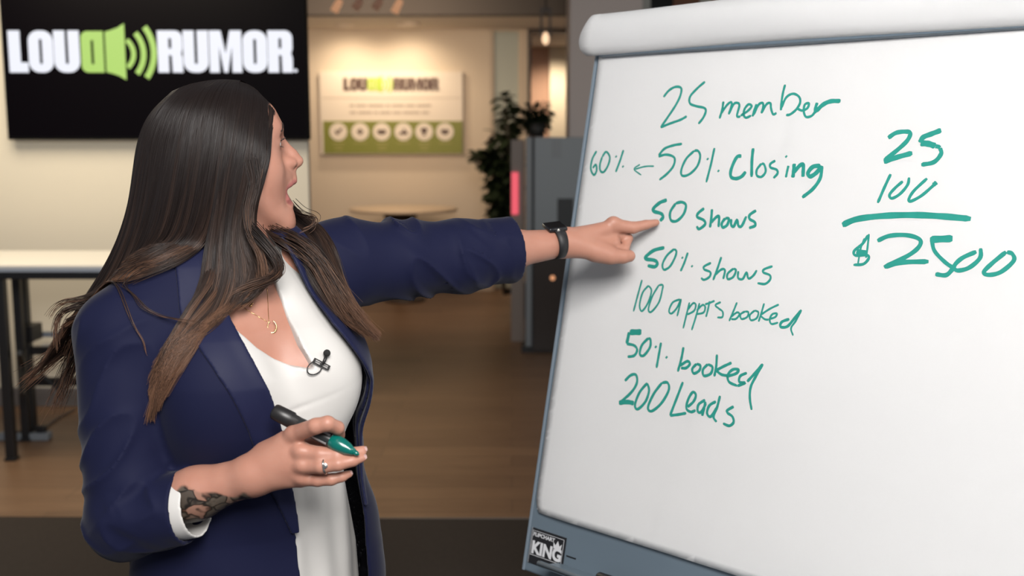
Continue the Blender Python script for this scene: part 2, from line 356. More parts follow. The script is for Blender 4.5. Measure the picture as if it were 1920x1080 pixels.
# ------------------------------------------------------------------ high table on the left
def high_table():
    yf, yb = 5.06, 5.62
    x0, x1 = -3.6, float(at(260, 480, yf)[0]); zt = float(at(60, 497, yf - 0.06)[2]) - 0.012
    t = empty('high_table', ((x0 + x1) / 2, (yf + yb) / 2, 0), 'high white topped table on black steel legs below the television', 'table')
    part('tabletop', box(B(), (x0, yf - 0.06, zt - 0.002), (x1, yb + 0.05, zt + 0.012), 0.003), M_white, t)
    part('edge_band', box(B(), (x0, yf - 0.062, zt - 0.022), (x1, yb + 0.05, zt - 0.002), 0.002), M_edge, t)
    part('top_frame', box(B(), (x0 + 0.02, yf - 0.045, zt - 0.058), (x1 - 0.03, yb + 0.04, zt - 0.022), 0.003), M_black, t)
    fx = float(at(12, 700, yf)[0]); bx = float(at(58, 650, yb)[0]); mx_ = float(at(36, 600, yb)[0])
    for lx, ly, w in ((fx, yf, 0.022), (bx, yb - 0.05, 0.024), (float(at(36, 600, 5.4)[0]), 5.4, 0.02), (x1 - 0.06, yf, 0.022), (x1 - 0.06, yb, 0.024)):
        lg = part('leg', box(B(), (lx - w, ly - w, 0.012), (lx + w, ly + w, zt - 0.05), 0.004), M_black, t)
        part('foot_pad', box(B(), (lx - w - 0.006, ly - w - 0.006, 0.0), (lx + w + 0.006, ly + w + 0.006, 0.014), 0.003), M_black, lg)
    cb = float(at(85, 618, yb)[0])
    part('crank_box', box(B(), (bx - 0.01, yb - 0.16, float(at(60, 632, yb)[2])), (cb, yb - 0.03, float(at(60, 602, yb)[2])), 0.006), M_black, t)
    for py in (654, 712):
        z = float(at(60, py, yb)[2]); bm = B()
        box(bm, (fx, yf - 0.012, z - 0.02), (x1 - 0.06, yf + 0.012, z + 0.02)) if py == 0 else None
        box(bm, (bx, yb - 0.06, z - 0.022), (x1 - 0.06, yb - 0.03, z + 0.022), 0.003)
        part('crossbar', bm, M_black, t)
    z0, z1 = float(at(60, 640, 5.4)[2]), float(at(60, 715, 5.4)[2])
    for a, b in ((z0, z1), (z1, z0)):
        part('brace', tube(B(), [(fx + 0.05, 5.1, a), (bx + 0.02, 5.5, b)], 0.014, 8), M_black, t)
    part('brace', tube(B(), [(float(at(70, 705, 5.5)[0]), 5.54, float(at(70, 705, 5.5)[2])), (float(at(108, 735, 5.5)[0]), 5.54, float(at(100, 735, 5.5)[2]))], 0.014, 8), M_black, t)
    for py in (618, 640):
        z = float(at(60, py, 5.9)[2])
        part('shelf_rail', box(B(), (float(at(85, py, 5.8)[0]), 5.74, z - 0.014), (x1 - 0.05, 5.77, z + 0.014), 0.003), M_white if py == 640 else M_edge, t)
high_table()
ps = at(48, 820, 5.2); ps = CAM + ray(48, 824) * ((0 - CAM[2]) / ray(48, 824)[2])
strip = empty('power_strip', (ps[0], ps[1], 0), 'grey power strip on the floor under the high table', 'power strip')
M_ps = mat('power_strip_grey', (0.20, 0.22, 0.24), 0.5)
part('body', box(B(), (ps[0] - 0.13, ps[1] - 0.03, 0), (ps[0] + 0.13, ps[1] + 0.03, 0.04), 0.006), M_ps, strip)
for i in range(4):
    part('socket', lathe(B(), [(0.018, 0), (0.018, 0.004), (0.013, 0.004), (0.013, 0.001)], 14, Matrix.Translation((ps[0] - 0.09 + i * 0.06, ps[1], 0.039))), M_black, strip)
part('plug', box(B(), (ps[0] + 0.06, ps[1] - 0.016, 0.04), (ps[0] + 0.11, ps[1] + 0.016, 0.075), 0.005), M_black, strip)
cpts = [(CAM + ray(x, y) * ((0.008 - CAM[2]) / ray(x, y)[2])) for x, y in ((72, 823), (84, 815), (88, 800), (100, 790), (112, 782), (125, 775), (140, 768))]
tag(part('extension_cable', tube(B(), catmull(cpts, 30), 0.006, 8), mat('cord_taupe', (0.10, 0.08, 0.07), 0.6), None, True), 'thin dark power cord curling across the wood floor from the power strip', 'cord')

# ------------------------------------------------------------------ cafe table at the far wall
cy = 10.3; cx = float(at(757, 390, cy)[0]); cz = float(at(757, 390, cy)[2]); cr = (at(858, 390, cy)[0] - at(656, 390, cy)[0]) / 2
ct = empty('cafe_table', (cx, cy, 0), 'round pale cafe table with dark pedestal in front of the far sign wall', 'table')
part('tabletop', lathe(B(), [(cr - 0.01, cz - 0.03), (cr, cz - 0.02), (cr, cz - 0.003), (cr - 0.004, cz)], 40, Matrix.Translation((cx, cy, 0))), mat('cafe_top', (0.62, 0.48, 0.34), 0.4), ct, True)
part('pedestal', lathe(B(), [(0.05, 0.03), (0.05, cz - 0.35), (0.16, cz - 0.03)], 20, Matrix.Translation((cx - 0.05, cy, 0))), M_dark, ct, True)
part('base', lathe(B(), [(0.20, 0), (0.20, 0.02), (0.06, 0.04)], 30, Matrix.Translation((cx, cy, 0))), M_dark, ct, True)
part('brace', tube(B(), [(cx + 0.02, cy - 0.04, cz - 0.32), (cx + 0.12, cy - 0.06, cz - 0.03)], 0.025, 8), mat('brushed_steel', (0.30, 0.30, 0.27), 0.4, metal=0.3), ct)

# ------------------------------------------------------------------ ceiling fittings
M_dl = mat('downlight_lens', (0.8, 0.8, 0.8), 0.5, emit=(1.0, 0.82, 0.66), estr=1.3); M_dlr = mat('downlight_ring', (0.65, 0.55, 0.45), 0.4)
for i, (dx, dy) in enumerate(((float(at(770, 46, 10.45)[0]), 10.45), (-1.63, 10.62), (-1.03, 10.62))):
    d = empty('downlight', (dx, dy, 2.66), ('round recessed downlight glowing in the pale ceiling, nearest the camera', 'round recessed downlight at the sign wall, above the left bright scallop', 'round recessed downlight at the sign wall, above the right bright scallop')[i], 'downlight', 'recessed downlights by the sign wall')
    part('trim_ring', lathe(B(), [(0.075, 2.640), (0.095, 2.648), (0.095, 2.662), (0.06, 2.662)], 24, Matrix.Translation((dx, dy, 0))), M_dlr, d, True)
    part('lens', lathe(B(), [(0.062, 2.642), (0.074, 2.644), (0.074, 2.656)], 24, Matrix.Translation((dx, dy, 0))), M_dl if i == 0 else M_dlr, d)
M_cop = mat('copper_lit_look', (0.42, 0.22, 0.13), 0.5, emit=(0.75, 0.38, 0.20), estr=0.55); M_cop2 = mat('copper_dim_look', (0.30, 0.17, 0.12), 0.5, emit=(0.75, 0.38, 0.24), estr=0.12)  # emission stands in for light falling on the copper, bright and dim
ty = 8.0; tz = float(at(680, -14, ty)[2])
trk = tag(part('ceiling_track', box(B(), (float(at(600, 0, ty)[0]), ty - 0.02, tz), (float(at(790, 0, ty)[0]), ty + 0.02, tz + 0.035), 0.004), M_black), 'black ceiling track carrying four copper spotlights', 'light track')
for hx in (620, 770): part('hanger', box(B(), (float(at(hx, 0, ty)[0]), ty - 0.01, tz + 0.03), (float(at(hx + 4, 0, ty)[0]), ty + 0.01, 3.0)), M_black, trk)
for i, (px, l) in enumerate(((628, 22), (667, 17), (704, 17), (741, 24))):
    a = at(px + 11, -2, ty); b = at(px - 2, l, ty); dirv = Vector(b - a)
    h = empty('track_spotlight', tuple(a), ('copper track spotlight with a bright painted-in glow, the one nearest the television', 'copper track spotlight with a faint painted-in glow, second from the television', 'copper track spotlight with a faint painted-in glow, third from the television', 'copper track spotlight with a bright painted-in glow, the one farthest from the television')[i], 'spotlight', 'copper track spotlights')
    q = dirv.to_track_quat('Z', 'Y').to_matrix().to_4x4()
    L = dirv.length
    part('shade', lathe(B(), [(0.012, 0), (0.026, 0.02), (0.03, L), (0.024, L), (0.02, L - 0.02)], 18, Matrix.Translation(Vector(a)) @ q), M_cop if i in (0, 3) else M_cop2, h, True)
    part('bracket', tube(B(), [a, (a[0], a[1], tz + 0.01)], 0.008, 8), M_black, h)

# ------------------------------------------------------------------ pendant lamp
py_ = 8.7; pb = at(1023, 78, py_); ptop = 3.0
pl = empty('pendant_lamp', (pb[0], py_, ptop), 'slim dark pendant lamp with a small glowing bulb above the tall cabinet', 'lamp')
part('cord', tube(B(), [(pb[0], py_, 3.0), (pb[0], py_, float(at(1023, 30, py_)[2]))], 0.006, 8), M_black, pl)
zt_, zb_ = float(at(1023, 22, py_)[2]), float(at(1023, 70, py_)[2])
bm = B()
for s in (-1, 1): box(bm, (pb[0] + s * 0.035 - 0.009, py_ - 0.009, zb_), (pb[0] + s * 0.035 + 0.009, py_ + 0.009, zt_))
box(bm, (pb[0] - 0.044, py_ - 0.012, zt_), (pb[0] + 0.044, py_ + 0.012, zt_ + 0.03))
part('frame', bm, M_dark, pl)
part('bulb', lathe(B(), [(0.006, 0.075), (0.020, 0.06), (0.030, 0.025), (0.024, -0.008), (0.006, -0.025)], 18, Matrix.Translation((pb[0], py_, pb[2]))), mat('bulb_glow', (0.8, 0.6, 0.4), 0.4, emit=(1.0, 0.66, 0.42), estr=1.1), pl, True)

# ------------------------------------------------------------------ tall grey cabinet and the panel with the red light
fy = 7.70; gx0, gx1 = float(at(986, 400, fy)[0]), float(at(1064, 400, fy)[0]) + 0.12; gz = float(at(1020, 257, fy)[2])
cab = empty('tall_cabinet', ((gx0 + gx1) / 2, fy + 0.1, 0), 'tall blue-grey metal cabinet with a dark lower front beside the column', 'cabinet')
M_cab = mat('cabinet_grey', (0.22, 0.255, 0.28), 0.45); M_cab2 = mat('cabinet_stile_grey', (0.20, 0.225, 0.245), 0.45); M_gap = mat('cabinet_gap', (0.03, 0.035, 0.04), 0.6)
M_cdark = mat('cabinet_dark_panel', (0.022, 0.014, 0.011), 0.3)
part('body', box(B(), (gx0, fy + 0.012, 0.05), (gx1, fy + 0.24, gz), 0.004), M_gap, cab)
part('stile', box(B(), (gx0, fy, 0.05), (float(at(997, 400, fy)[0]), fy + 0.014, gz), 0.002), M_cab2, cab)
zs = float(at(1000, 470, fy)[2])
dr = part('door', box(B(), (float(at(1002, 400, fy)[0]), fy - 0.004, zs), (gx1, fy + 0.014, gz), 0.003), M_cab, cab)
part('display_slot', box(B(), (float(at(1045, 400, fy)[0]), fy - 0.008, float(at(1045, 440, fy)[2])), (float(at(1075, 400, fy)[0]), fy - 0.003, float(at(1045, 372, fy)[2])), 0.002), M_gap, dr)
part('notice', box(B(), (float(at(1034, 300, fy)[0]), fy - 0.007, float(at(1034, 296, fy)[2])), (float(at(1052, 300, fy)[0]), fy - 0.003, float(at(1034, 262, fy)[2]))), M_cab2, dr)
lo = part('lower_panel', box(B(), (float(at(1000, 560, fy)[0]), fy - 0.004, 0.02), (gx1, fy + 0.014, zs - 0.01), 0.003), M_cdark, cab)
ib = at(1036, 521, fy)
part('orange_glint', lathe(B(), [(0.002, 0.012), (0.014, 0.010), (0.018, 0.0)], 16, Matrix.Translation((ib[0], fy - 0.004, ib[2])) @ Matrix.Rotation(PI / 2, 4, 'X')), mat('glint_amber', (0.6, 0.3, 0.15), 0.4, emit=(1.0, 0.45, 0.22), estr=0.7), lo, True)  # glowing spot stands in for an orange reflection on the glossy panel
part('plinth', box(B(), (gx0 - 0.03, fy + 0.02, 0.0), (gx1, fy + 0.2, 0.05)), M_black, cab)
ny = 8.15; nx0, nx1 = float(at(958, 350, ny)[0]), float(at(984, 350, ny)[0]); nz = float(at(970, 262, ny)[2])
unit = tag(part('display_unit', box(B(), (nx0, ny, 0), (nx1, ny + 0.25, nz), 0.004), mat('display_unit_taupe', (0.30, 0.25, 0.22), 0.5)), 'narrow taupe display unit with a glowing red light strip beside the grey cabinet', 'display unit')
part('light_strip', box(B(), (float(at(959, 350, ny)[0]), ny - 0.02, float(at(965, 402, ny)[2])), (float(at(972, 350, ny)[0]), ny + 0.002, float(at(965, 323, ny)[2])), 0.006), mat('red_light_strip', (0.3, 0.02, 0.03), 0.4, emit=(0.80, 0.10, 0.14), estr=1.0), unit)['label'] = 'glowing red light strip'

# ------------------------------------------------------------------ plants
M_leaf = mat('leaf_dark_green', (0.010, 0.018, 0.008), 0.6, var=(9, (0.022, 0.032, 0.013)), spec=0.15)
M_stem = mat('stem_brown', (0.05, 0.035, 0.02), 0.7); M_pot = mat('pot_dark', (0.03, 0.027, 0.025), 0.5)
def leaf(bm, p, d, n, L, W):
    d = Vector(d).normalized(); n = Vector(n); sdv = d.cross(n)
    sdv = sdv.normalized() if sdv.length > 1e-4 else d.orthogonal().normalized(); nn = sdv.cross(d)
    rows = []
    for i in range(6):
        t = i / 5; w = W * math.sin(PI * min(1, t * 0.94 + 0.06)) ** 0.8; c = Vector(p) + d * (L * t) - nn * (0.25 * L * t * t)
        rows.append([bm.verts.new(c - sdv * w + nn * 0.15 * w), bm.verts.new(c), bm.verts.new(c + sdv * w + nn * 0.15 * w)])
    for A, C2 in zip(rows[:-1], rows[1:]):
        for k in range(2): bm.faces.new((A[k], A[k + 1], C2[k + 1], C2[k]))
def plant(name, Y, base, stems, nleaf, L, label, pot_r, pot_h, z0):
    r = random.Random(5)
    t = empty(name, (base[0], Y, z0), label, 'plant')
    part('pot', lathe(B(), [(pot_r * .75, z0), (pot_r, z0 + pot_h), (pot_r * .9, z0 + pot_h), (pot_r * .85, z0 + pot_h * .85)], 24, Matrix.Translation((base[0], Y, 0))), M_pot, t, True)
    bs_, bl = B(), B()
    for pts in stems:
        P = catmull([(at(x, y, Y + dy)) for x, y, dy in pts], 30); P[0] = (base[0], Y, z0 + pot_h * .8)
        tube(bs_, P, list(np.linspace(0.012, 0.004, 30)), 6)
        for i in range(nleaf):
            q = P[int(6 + 23 * r.random())]; a = r.uniform(0, 2 * PI)
            d = (math.cos(a), math.sin(a) * 0.7, r.uniform(-0.5, 0.6)); leaf(bl, q + np.array(d) * 0.02, d, (r.uniform(-.3, .3), r.uniform(-.5, .2), 1), L * r.uniform(.7, 1.2), L * r.uniform(.26, .36))
    part('stems', bs_, M_stem, t, True); part('foliage', bl, M_leaf, t)
pf = float(at(979, 560, 9.3)[0])
plant('potted_fig', 9.3, (pf, 9.3), [[(945, 560, 0), (944, 430, 0), (948, 300, 0), (946, 170, 0)], [(945, 560, 0), (940, 430, .05), (935, 330, -.05), (930, 240, 0)],
      [(945, 560, 0), (952, 400, .1), (960, 280, .1), (962, 190, .1)], [(945, 560, 0), (938, 400, 0), (920, 310, -.05), (893, 288, -.05)], [(945, 560, 0), (950, 450, -.1), (955, 350, -.1), (952, 220, -.1)], [(945, 560, 0), (938, 480, -.1), (938, 430, -.1), (935, 350, -.1)]],
      150, 0.125, 'tall dark green fig plant standing in front of the glazed panel', 0.085, 0.30, 0.0)
plant('potted_ivy', 7.82, (float(at(1006, 250, 7.82)[0]), 7.82), [[(1006, 250, 0), (1008, 235, 0), (1012, 215, 0), (1019, 188, 0)], [(1006, 250, 0), (1000, 230, 0), (995, 215, 0), (988, 198, 0)],
      [(1006, 250, 0), (1015, 235, 0), (1020, 222, 0), (1024, 212, 0)], [(1006, 250, 0), (1000, 240, 0), (992, 231, 0), (986, 224, 0)]], 95, 0.06, 'small dark leafy plant on top of the tall grey cabinet', 0.07, 0.10, gz + 0.001)

# ================================================================== flip chart easel
BO = np.array([0.29588565, 2.15, 1.38800229])      # a point of the sheet's plane
BS = np.array([0.7313537, -0.68199836, 0.0]); BU = np.array([0.14179543, 0.15205698, 0.9781476]); BN = np.array([-0.66709506, -0.71537187, 0.20791169])
def bp(s, u, n=0.0): return BO + s * BS + u * BU + n * BN
MB = frame_matrix(BO, BS, BU, BN)
M_bgrey = mat('easel_grey_enamel', (0.125, 0.165, 0.20), 0.38, var=(3, (0.110, 0.145, 0.18)))
M_bedge = mat('easel_grey_edge', (0.16, 0.20, 0.24), 0.35)
M_paper = mat('flip_paper', (0.91, 0.91, 0.91), 0.75, spec=0.2, bump=(14, 0.12, 0.004))
M_ink = mat('ink_teal', (0.014, 0.205, 0.165), 0.5, spec=0.2, var=(40, (0.030, 0.290, 0.240)))
M_sil = mat('brushed_silver', (0.62, 0.63, 0.65), 0.3, metal=0.9)
fl = empty('flip_chart', (0.62, 1.95, 0.0), 'grey flip chart easel with a white paper pad covered in teal handwriting', 'flip chart')
S0, S1, U0, U1 = -0.233, 1.03, -0.772, 0.42
bd = part('board', box(B(), (S0, U0, -0.034), (S1, U1, -0.012), 0.004, MB), M_bgrey, fl)
part('edge_trim', box(B(), (S0 - 0.003, U0, -0.036), (S0 + 0.004, U1, -0.010), 0.002, MB), M_bedge, bd)
part('slot', box(B(), (-0.122, -0.7135, -0.0125), (-0.096, -0.7105, -0.0115), 0.0, MB), M_black, bd)
# the pad: many sheets, the front one curling slightly away at its left and lower edge
def sheet(bm, s0, s1, u0, u1, n0, thick, curl, rc=0.02):
    ns_, nu = 60, 70; vs_ = []
    for i in range(ns_ + 1):
        row = []
        for j in range(nu + 1):
            s = s0 + (s1 - s0) * i / ns_; u = u0 + (u1 - u0) * j / nu
            # rounded lower left corner of the curling sheet
            dn = 0.0
            a = max(0.0, (s0 + 0.10 - s) / 0.10); b = max(0.0, (u0 + 0.16 - u) / 0.16)
            dn -= curl * (0.006 * a * a * (0.35 + 0.65 * (1 - (u - u0) / (u1 - u0))))
            dn += curl * 0.010 * b * b * (1 - b * 0.9)
            dn += curl * (0.0012 * math.sin(9 * s + 4 * u) + 0.0010 * math.sin(13 * u - 5 * s))
            s += 0.012 * curl * (max(0.0, (u0 + 0.05 - u) / 0.05) ** 3) * max(0.0, 1 - i / 6)
            row.append(bm.verts.new(bp(s, u, n0 + dn)))
        vs_.append(row)
    for i in range(ns_):
        for j in range(nu): bm.faces.new((vs_[i][j], vs_[i + 1][j], vs_[i + 1][j + 1], vs_[i][j + 1]))
    r = bmesh.ops.solidify(bm, geom=bm.faces[:], thickness=thick)
pad = part('paper_pad', box(B(), (-0.2145, -0.636, -0.0115), (1.0, 0.400, -0.007), 0.001, MB), M_paper, fl)
bm = B(); sheet(bm, -0.219, 1.005, -0.641, 0.365, -0.0006, 0.0012, 1.0)
front = part('front_sheet', bm, M_paper, pad, True)
# sheets thrown over the top of the board
prof = [(0.349, 0.012), (0.352, 0.021), (0.362, 0.030), (0.380, 0.036), (0.400, 0.037), (0.420, 0.032), (0.436, 0.020), (0.444, 0.002), (0.444, -0.020), (0.436, -0.040), (0.420, -0.052), (0.38, -0.058), (0.20, -0.066), (0.0, -0.075), (-0.30, -0.085)]
pp = catmull(prof, 60)
bm = B(); rows = []
for i in range(41):
    s = -0.246 + 1.26 * i / 40; row = []
    for j, (u, n) in enumerate(pp):
        e = max(0.0, 1 - i / 2.0)                                # the free left end is a little rounded and puffed
        row.append(bm.verts.new(bp(s + 0.010 * e * math.cos(min(1, j / 22) * PI) ** 2 + 0.0015 * math.sin(5 * u * 6), u + 0.002 * math.sin(7 * s) + 0.004 * (s - 0.2) * 0, n + 0.0015 * math.sin(11 * s + 30 * u))))
    rows.append(row)
for A, C2 in zip(rows[:-1], rows[1:]):
    for k in range(len(pp) - 1): bm.faces.new((A[k], C2[k], C2[k + 1], A[k + 1]))
bmesh.ops.solidify(bm, geom=bm.faces[:], thickness=0.004)
part('turned_over_sheets', bm, M_paper, fl, True)['label'] = 'used white sheets turned over the top of the board'
part('clamp_bar', box(B(), (-0.21, 0.345, -0.012), (1.0, 0.42, 0.014), 0.004, MB), M_bgrey, fl)
# handwriting, teal marker strokes on the front sheet (millimetres from the touched point; each stroke: width, then its path)
WRITING = {
    '25 member': '5.2:-31,255 -20,268 -5,275 9,272 10,257 2,237 -13,213 -27,192|5.1:-27,192 -4,200 19,207 33,214|5.1:64,283 48,270 34,254 36,240 52,234 71,230 76,223 72,210 63,198|5.0:113,242 113,226 110,208|5.0:111,217 122,234 130,240 133,234 129,216|4.9:129,216 137,236 146,238 150,232 148,213 156,211|4.9:156,213 170,222 177,231 170,235 163,227 162,216 168,209 179,213|4.9:187,235 184,223 182,211|4.9:184,214 191,233 199,237 202,230 200,217|4.8:200,217 208,234 216,236 219,226 225,215 232,217|4.8:241,271 239,254 239,235 240,222|4.8:240,226 247,246 260,253 273,247 277,236 271,223 260,214 252,213|4.7:273,225 283,221 293,225 295,234 287,232 287,219 293,209 304,211 311,221|5.8:311,235 309,224 310,215|7.8:311,219 323,231 337,237 356,237',
    '60%': '5.1:-187,143 -196,125 -196,104 -185,91 -179,100 -183,113 -191,106|5.0:-169,130 -172,113 -168,100 -158,98 -149,113 -148,130 -160,141 -169,130|5.0:-131,131 -129,130|5.0:-114,145 -119,122 -126,98|4.9:-109,110 -107,109',
    'arrow': '3.3:-30,112 -52,111 -77,105|3.2:-66,115 -79,105 -59,93',
    '50% closing': '5.2:31,158 11,155 -10,148 -22,134|5.2:-22,132 -3,136 17,130 18,114 6,98 -12,84|5.1:62,144 46,128 38,106 42,94 58,97 74,113 78,133 71,144 62,144|5.0:96,128 98,128|5.0:108,150 105,117 100,82|5.0:124,105 126,105|6.8:170,135 160,132 152,110 153,95 164,91 176,95 184,105|6.4:193,150 194,126 198,95|4.8:215,121 207,109 209,98 219,96 226,106 221,119 215,121|4.8:243,127 234,121 235,114 248,110 251,103 244,94|4.7:271,118 270,109 269,96|4.8:264,135 265,134|7.3:282,122 283,109 283,96|7.2:283,105 293,118 300,121 302,109 303,98|7.8:334,119 320,117 312,106 317,99 328,106 337,119|6.5:337,119 337,97 326,77 307,60',
    '50 shows': '7.2:13,44 -3,38 -16,27 -16,20 3,16 9,9 3,1|5.9:35,38 25,20 29,4 43,3 57,17 60,35 49,41 35,38|5.8:103,31 91,21 90,13 105,8 110,0 98,-10 91,-5|5.7:121,30 122,13 122,-6|5.7:122,3 133,15 139,16 141,-4|5.7:153,14 147,4 150,-4 159,1 161,13 153,14|5.6:166,13 168,2 174,-1 179,12 184,1 191,1 198,20|5.6:217,32 205,23 206,15 217,10 219,3 207,-2',
    '50% shows': '7.2:22,-52 -2,-59 -18,-71 -20,-78 1,-79 10,-84 5,-92 -13,-91|4.8:46,-53 31,-67 23,-85 28,-96 41,-89 50,-71 52,-58 46,-53|4.8:68,-69 70,-69|4.8:79,-58 74,-79 68,-96|4.8:93,-84 94,-84|4.7:135,-74 121,-82 122,-88 136,-92 136,-101 125,-108 117,-105|4.7:156,-61 151,-84 145,-107|4.7:147,-97 160,-85 168,-86 167,-103|4.6:186,-81 175,-92 177,-102 188,-97 192,-84 186,-81|4.6:197,-85 199,-98 209,-99 215,-86 221,-97 230,-91 236,-80|4.5:267,-70 251,-77 250,-83 264,-87 266,-95 257,-104 241,-104',
    '100 appts booked': '4.2:-22,-121 -27,-152 -32,-187|4.2:-4,-131 -16,-147 -19,-173 -11,-184 1,-165 5,-141 -4,-131|4.1:21,-128 9,-152 4,-178 12,-183 27,-162 31,-135 30,-127 21,-128|4.1:76,-151 60,-159 54,-176 61,-181 72,-168 78,-151 77,-168 75,-185|4.0:99,-155 96,-181 93,-207|4.0:97,-170 107,-156 114,-158 112,-170 98,-179|4.0:122,-154 118,-182 113,-208|4.0:118,-169 129,-157 136,-160 134,-171 119,-176|4.0:144,-148 143,-165 141,-179|4.0:135,-155 145,-151 155,-146|3.9:169,-147 158,-154 167,-160 176,-165 177,-175 166,-177|3.9:204,-144 199,-162 193,-181|3.9:195,-173 207,-163 213,-166 207,-175 197,-177|3.9:224,-159 215,-166 219,-174 230,-169 231,-160 224,-159|3.8:244,-155 235,-165 239,-174 250,-169 252,-158 244,-155|3.8:261,-140 258,-159 255,-175|3.8:291,-139 274,-149 256,-163|3.8:256,-163 267,-169 275,-169|3.8:275,-168 287,-163 290,-156 281,-158 277,-168 282,-176 295,-172|5.1:316,-163 302,-170 301,-179 314,-177 325,-162 337,-144|3.7:337,-144 329,-165 322,-179 328,-192',
    '50% booked': '11.5:-5,-226 -34,-230|7.6:-35,-230 -37,-254|5.7:-37,-254 -18,-255 -9,-263 -14,-275 -30,-280|5.6:14,-236 1,-252 -1,-270 9,-272 21,-254 20,-239 14,-236|5.6:35,-251 37,-251|5.6:46,-241 45,-265 44,-292|5.5:64,-268 66,-268|5.5:100,-243 99,-265 95,-292|5.5:98,-280 113,-269 120,-273 113,-282 101,-284|5.4:135,-271 127,-282 132,-290 143,-283 144,-273 135,-271|5.4:160,-268 151,-280 155,-291 169,-285 171,-272 160,-268|5.3:177,-247 179,-269 178,-289|5.3:211,-258 197,-266 180,-277|5.3:180,-277 193,-283 208,-283|5.3:204,-285 223,-277 228,-269 216,-270 207,-281 211,-294 230,-299|5.2:230,-299 245,-291 233,-291 233,-280 246,-272|5.2:249,-288 262,-271 276,-251|5.2:276,-251 266,-274 258,-296 259,-317 266,-338',
    '200 Leads': '5.7:-28,-329 -16,-316 -3,-313 2,-328 -8,-349 -34,-376|9.1:-35,-375 -14,-370 2,-370|5.6:27,-325 12,-346 5,-372 13,-380 29,-362 34,-339 27,-325|5.6:62,-319 46,-344 37,-372 47,-378 67,-359 80,-331 75,-317 62,-319|5.5:110,-310 101,-343 91,-379|5.4:91,-379 109,-374 127,-368|5.4:128,-356 140,-343 143,-330 135,-326 127,-342 126,-359 137,-364 147,-359|5.4:165,-336 152,-347 152,-360 160,-360 168,-342|5.4:166,-339 165,-354 163,-367|5.3:189,-335 176,-345 173,-360 182,-365 193,-345|5.3:196,-323 193,-345 188,-364 196,-373|5.3:228,-338 216,-347 217,-352 228,-357 232,-367 224,-375 210,-373',
    '25': '7.4:453,170 466,179 483,181 491,178 487,165 471,148 451,131|8.5:451,128 472,136 499,144|8.4:543,183 528,177 514,171 510,162|10.2:511,161 524,160 537,156|7.2:545,153 548,143 538,129 517,124|7.1:537,156 542,155 545,153',
    '100': '5.2:466,107 458,83 450,56|5.1:489,95 477,83 469,71 474,65 487,73 498,89 499,102|5.1:530,101 511,80 504,66 507,61 524,71 540,87 545,93|7.1:542,90 547,95',
    'underline': '10.4:391,14 417,26 464,34 517,38 565,38 611,36',
    '$2500': '5.0:441,-1 433,-17 420,-30 423,-38 443,-36 448,-41 440,-52 422,-55|3.7:442,1 443,-22 443,-41|3.1:435,-7 431,-26 430,-54|9.3:424,-31 444,-33|7.3:459,-10 479,0 509,3 532,-3 532,-16 514,-33 477,-54|8.0:478,-54 507,-44 552,-39|11.3:586,2 549,-2|7.0:552,-1 559,-20 578,-37 593,-46|7.1:594,-47 584,-59 566,-59|6.9:627,-17 606,-29 595,-43 601,-50 619,-44 634,-27 633,-11|6.8:673,-14 654,-34 643,-49 651,-53 669,-47 686,-28 683,-17 674,-14',
}
def stroke(bm, w, pts, n0):
    if len(pts) == 2 and math.dist(*pts) < 4:                      # a dot: press the nib down
        (x, y) = pts[0]; pts = [(x - .6 * w * .5, y + .5 * w * .5), (x + .6 * w * .5, y - .5 * w * .5)]; w *= 1.1
    P = catmull(pts, max(6, len(pts) * 5)); k = len(P)
    T_ = np.gradient(P, axis=0); T_ /= np.maximum(np.linalg.norm(T_, axis=1, keepdims=True), 1e-9)
    N_ = np.stack([-T_[:, 1], T_[:, 0]], 1)
    # chisel nib: strokes running across the nib are broader
    ww = w * 0.5 * (0.86 + 0.22 * np.abs(T_ @ np.array([0.62, 0.78])[::-1])) * (1 + 0.05 * np.sin(np.arange(k) * 1.1))
    ww[0] *= 0.72; ww[-1] *= 0.6
    a, b = [], []
    for p, nn, q in zip(P, N_, ww):
        l, r = (p + nn * q) / 1000, (p - nn * q) / 1000
        a.append(bm.verts.new(bp(l[0], l[1], n0))); b.append(bm.verts.new(bp(r[0], r[1], n0)))
    for i in range(k - 1): bm.faces.new((a[i], b[i], b[i + 1], a[i + 1]))
from mathutils.bvhtree import BVHTree
bvh = BVHTree.FromPolygons([v.co.copy() for v in front.data.vertices], [tuple(p.vertices) for p in front.data.polygons])
for line, txt in WRITING.items():
    bm = B()
    for i, st in enumerate(txt.split('|')):
        w, path = st.split(':')
        pts = [tuple(float(c) for c in q.split(',')) for q in path.split()]
        stroke(bm, float(w), pts, 0.05 + 0.00004 * (i % 5))
    for v in bm.verts:                                            # lay the ink on the sheet
        h = bvh.ray_cast(v.co, Vector(-BN))
        off = (v.co - Vector(BO)).dot(Vector(BN)) - 0.05
        if h[0] is not None: v.co = h[0] + Vector(BN) * (0.0003 + off)
    part('handwriting', bm, M_ink, front)['label'] = {'underline': 'thick teal line above the total', 'arrow': 'small teal arrow pointing left'}.get(line, 'teal handwriting reading ' + line)
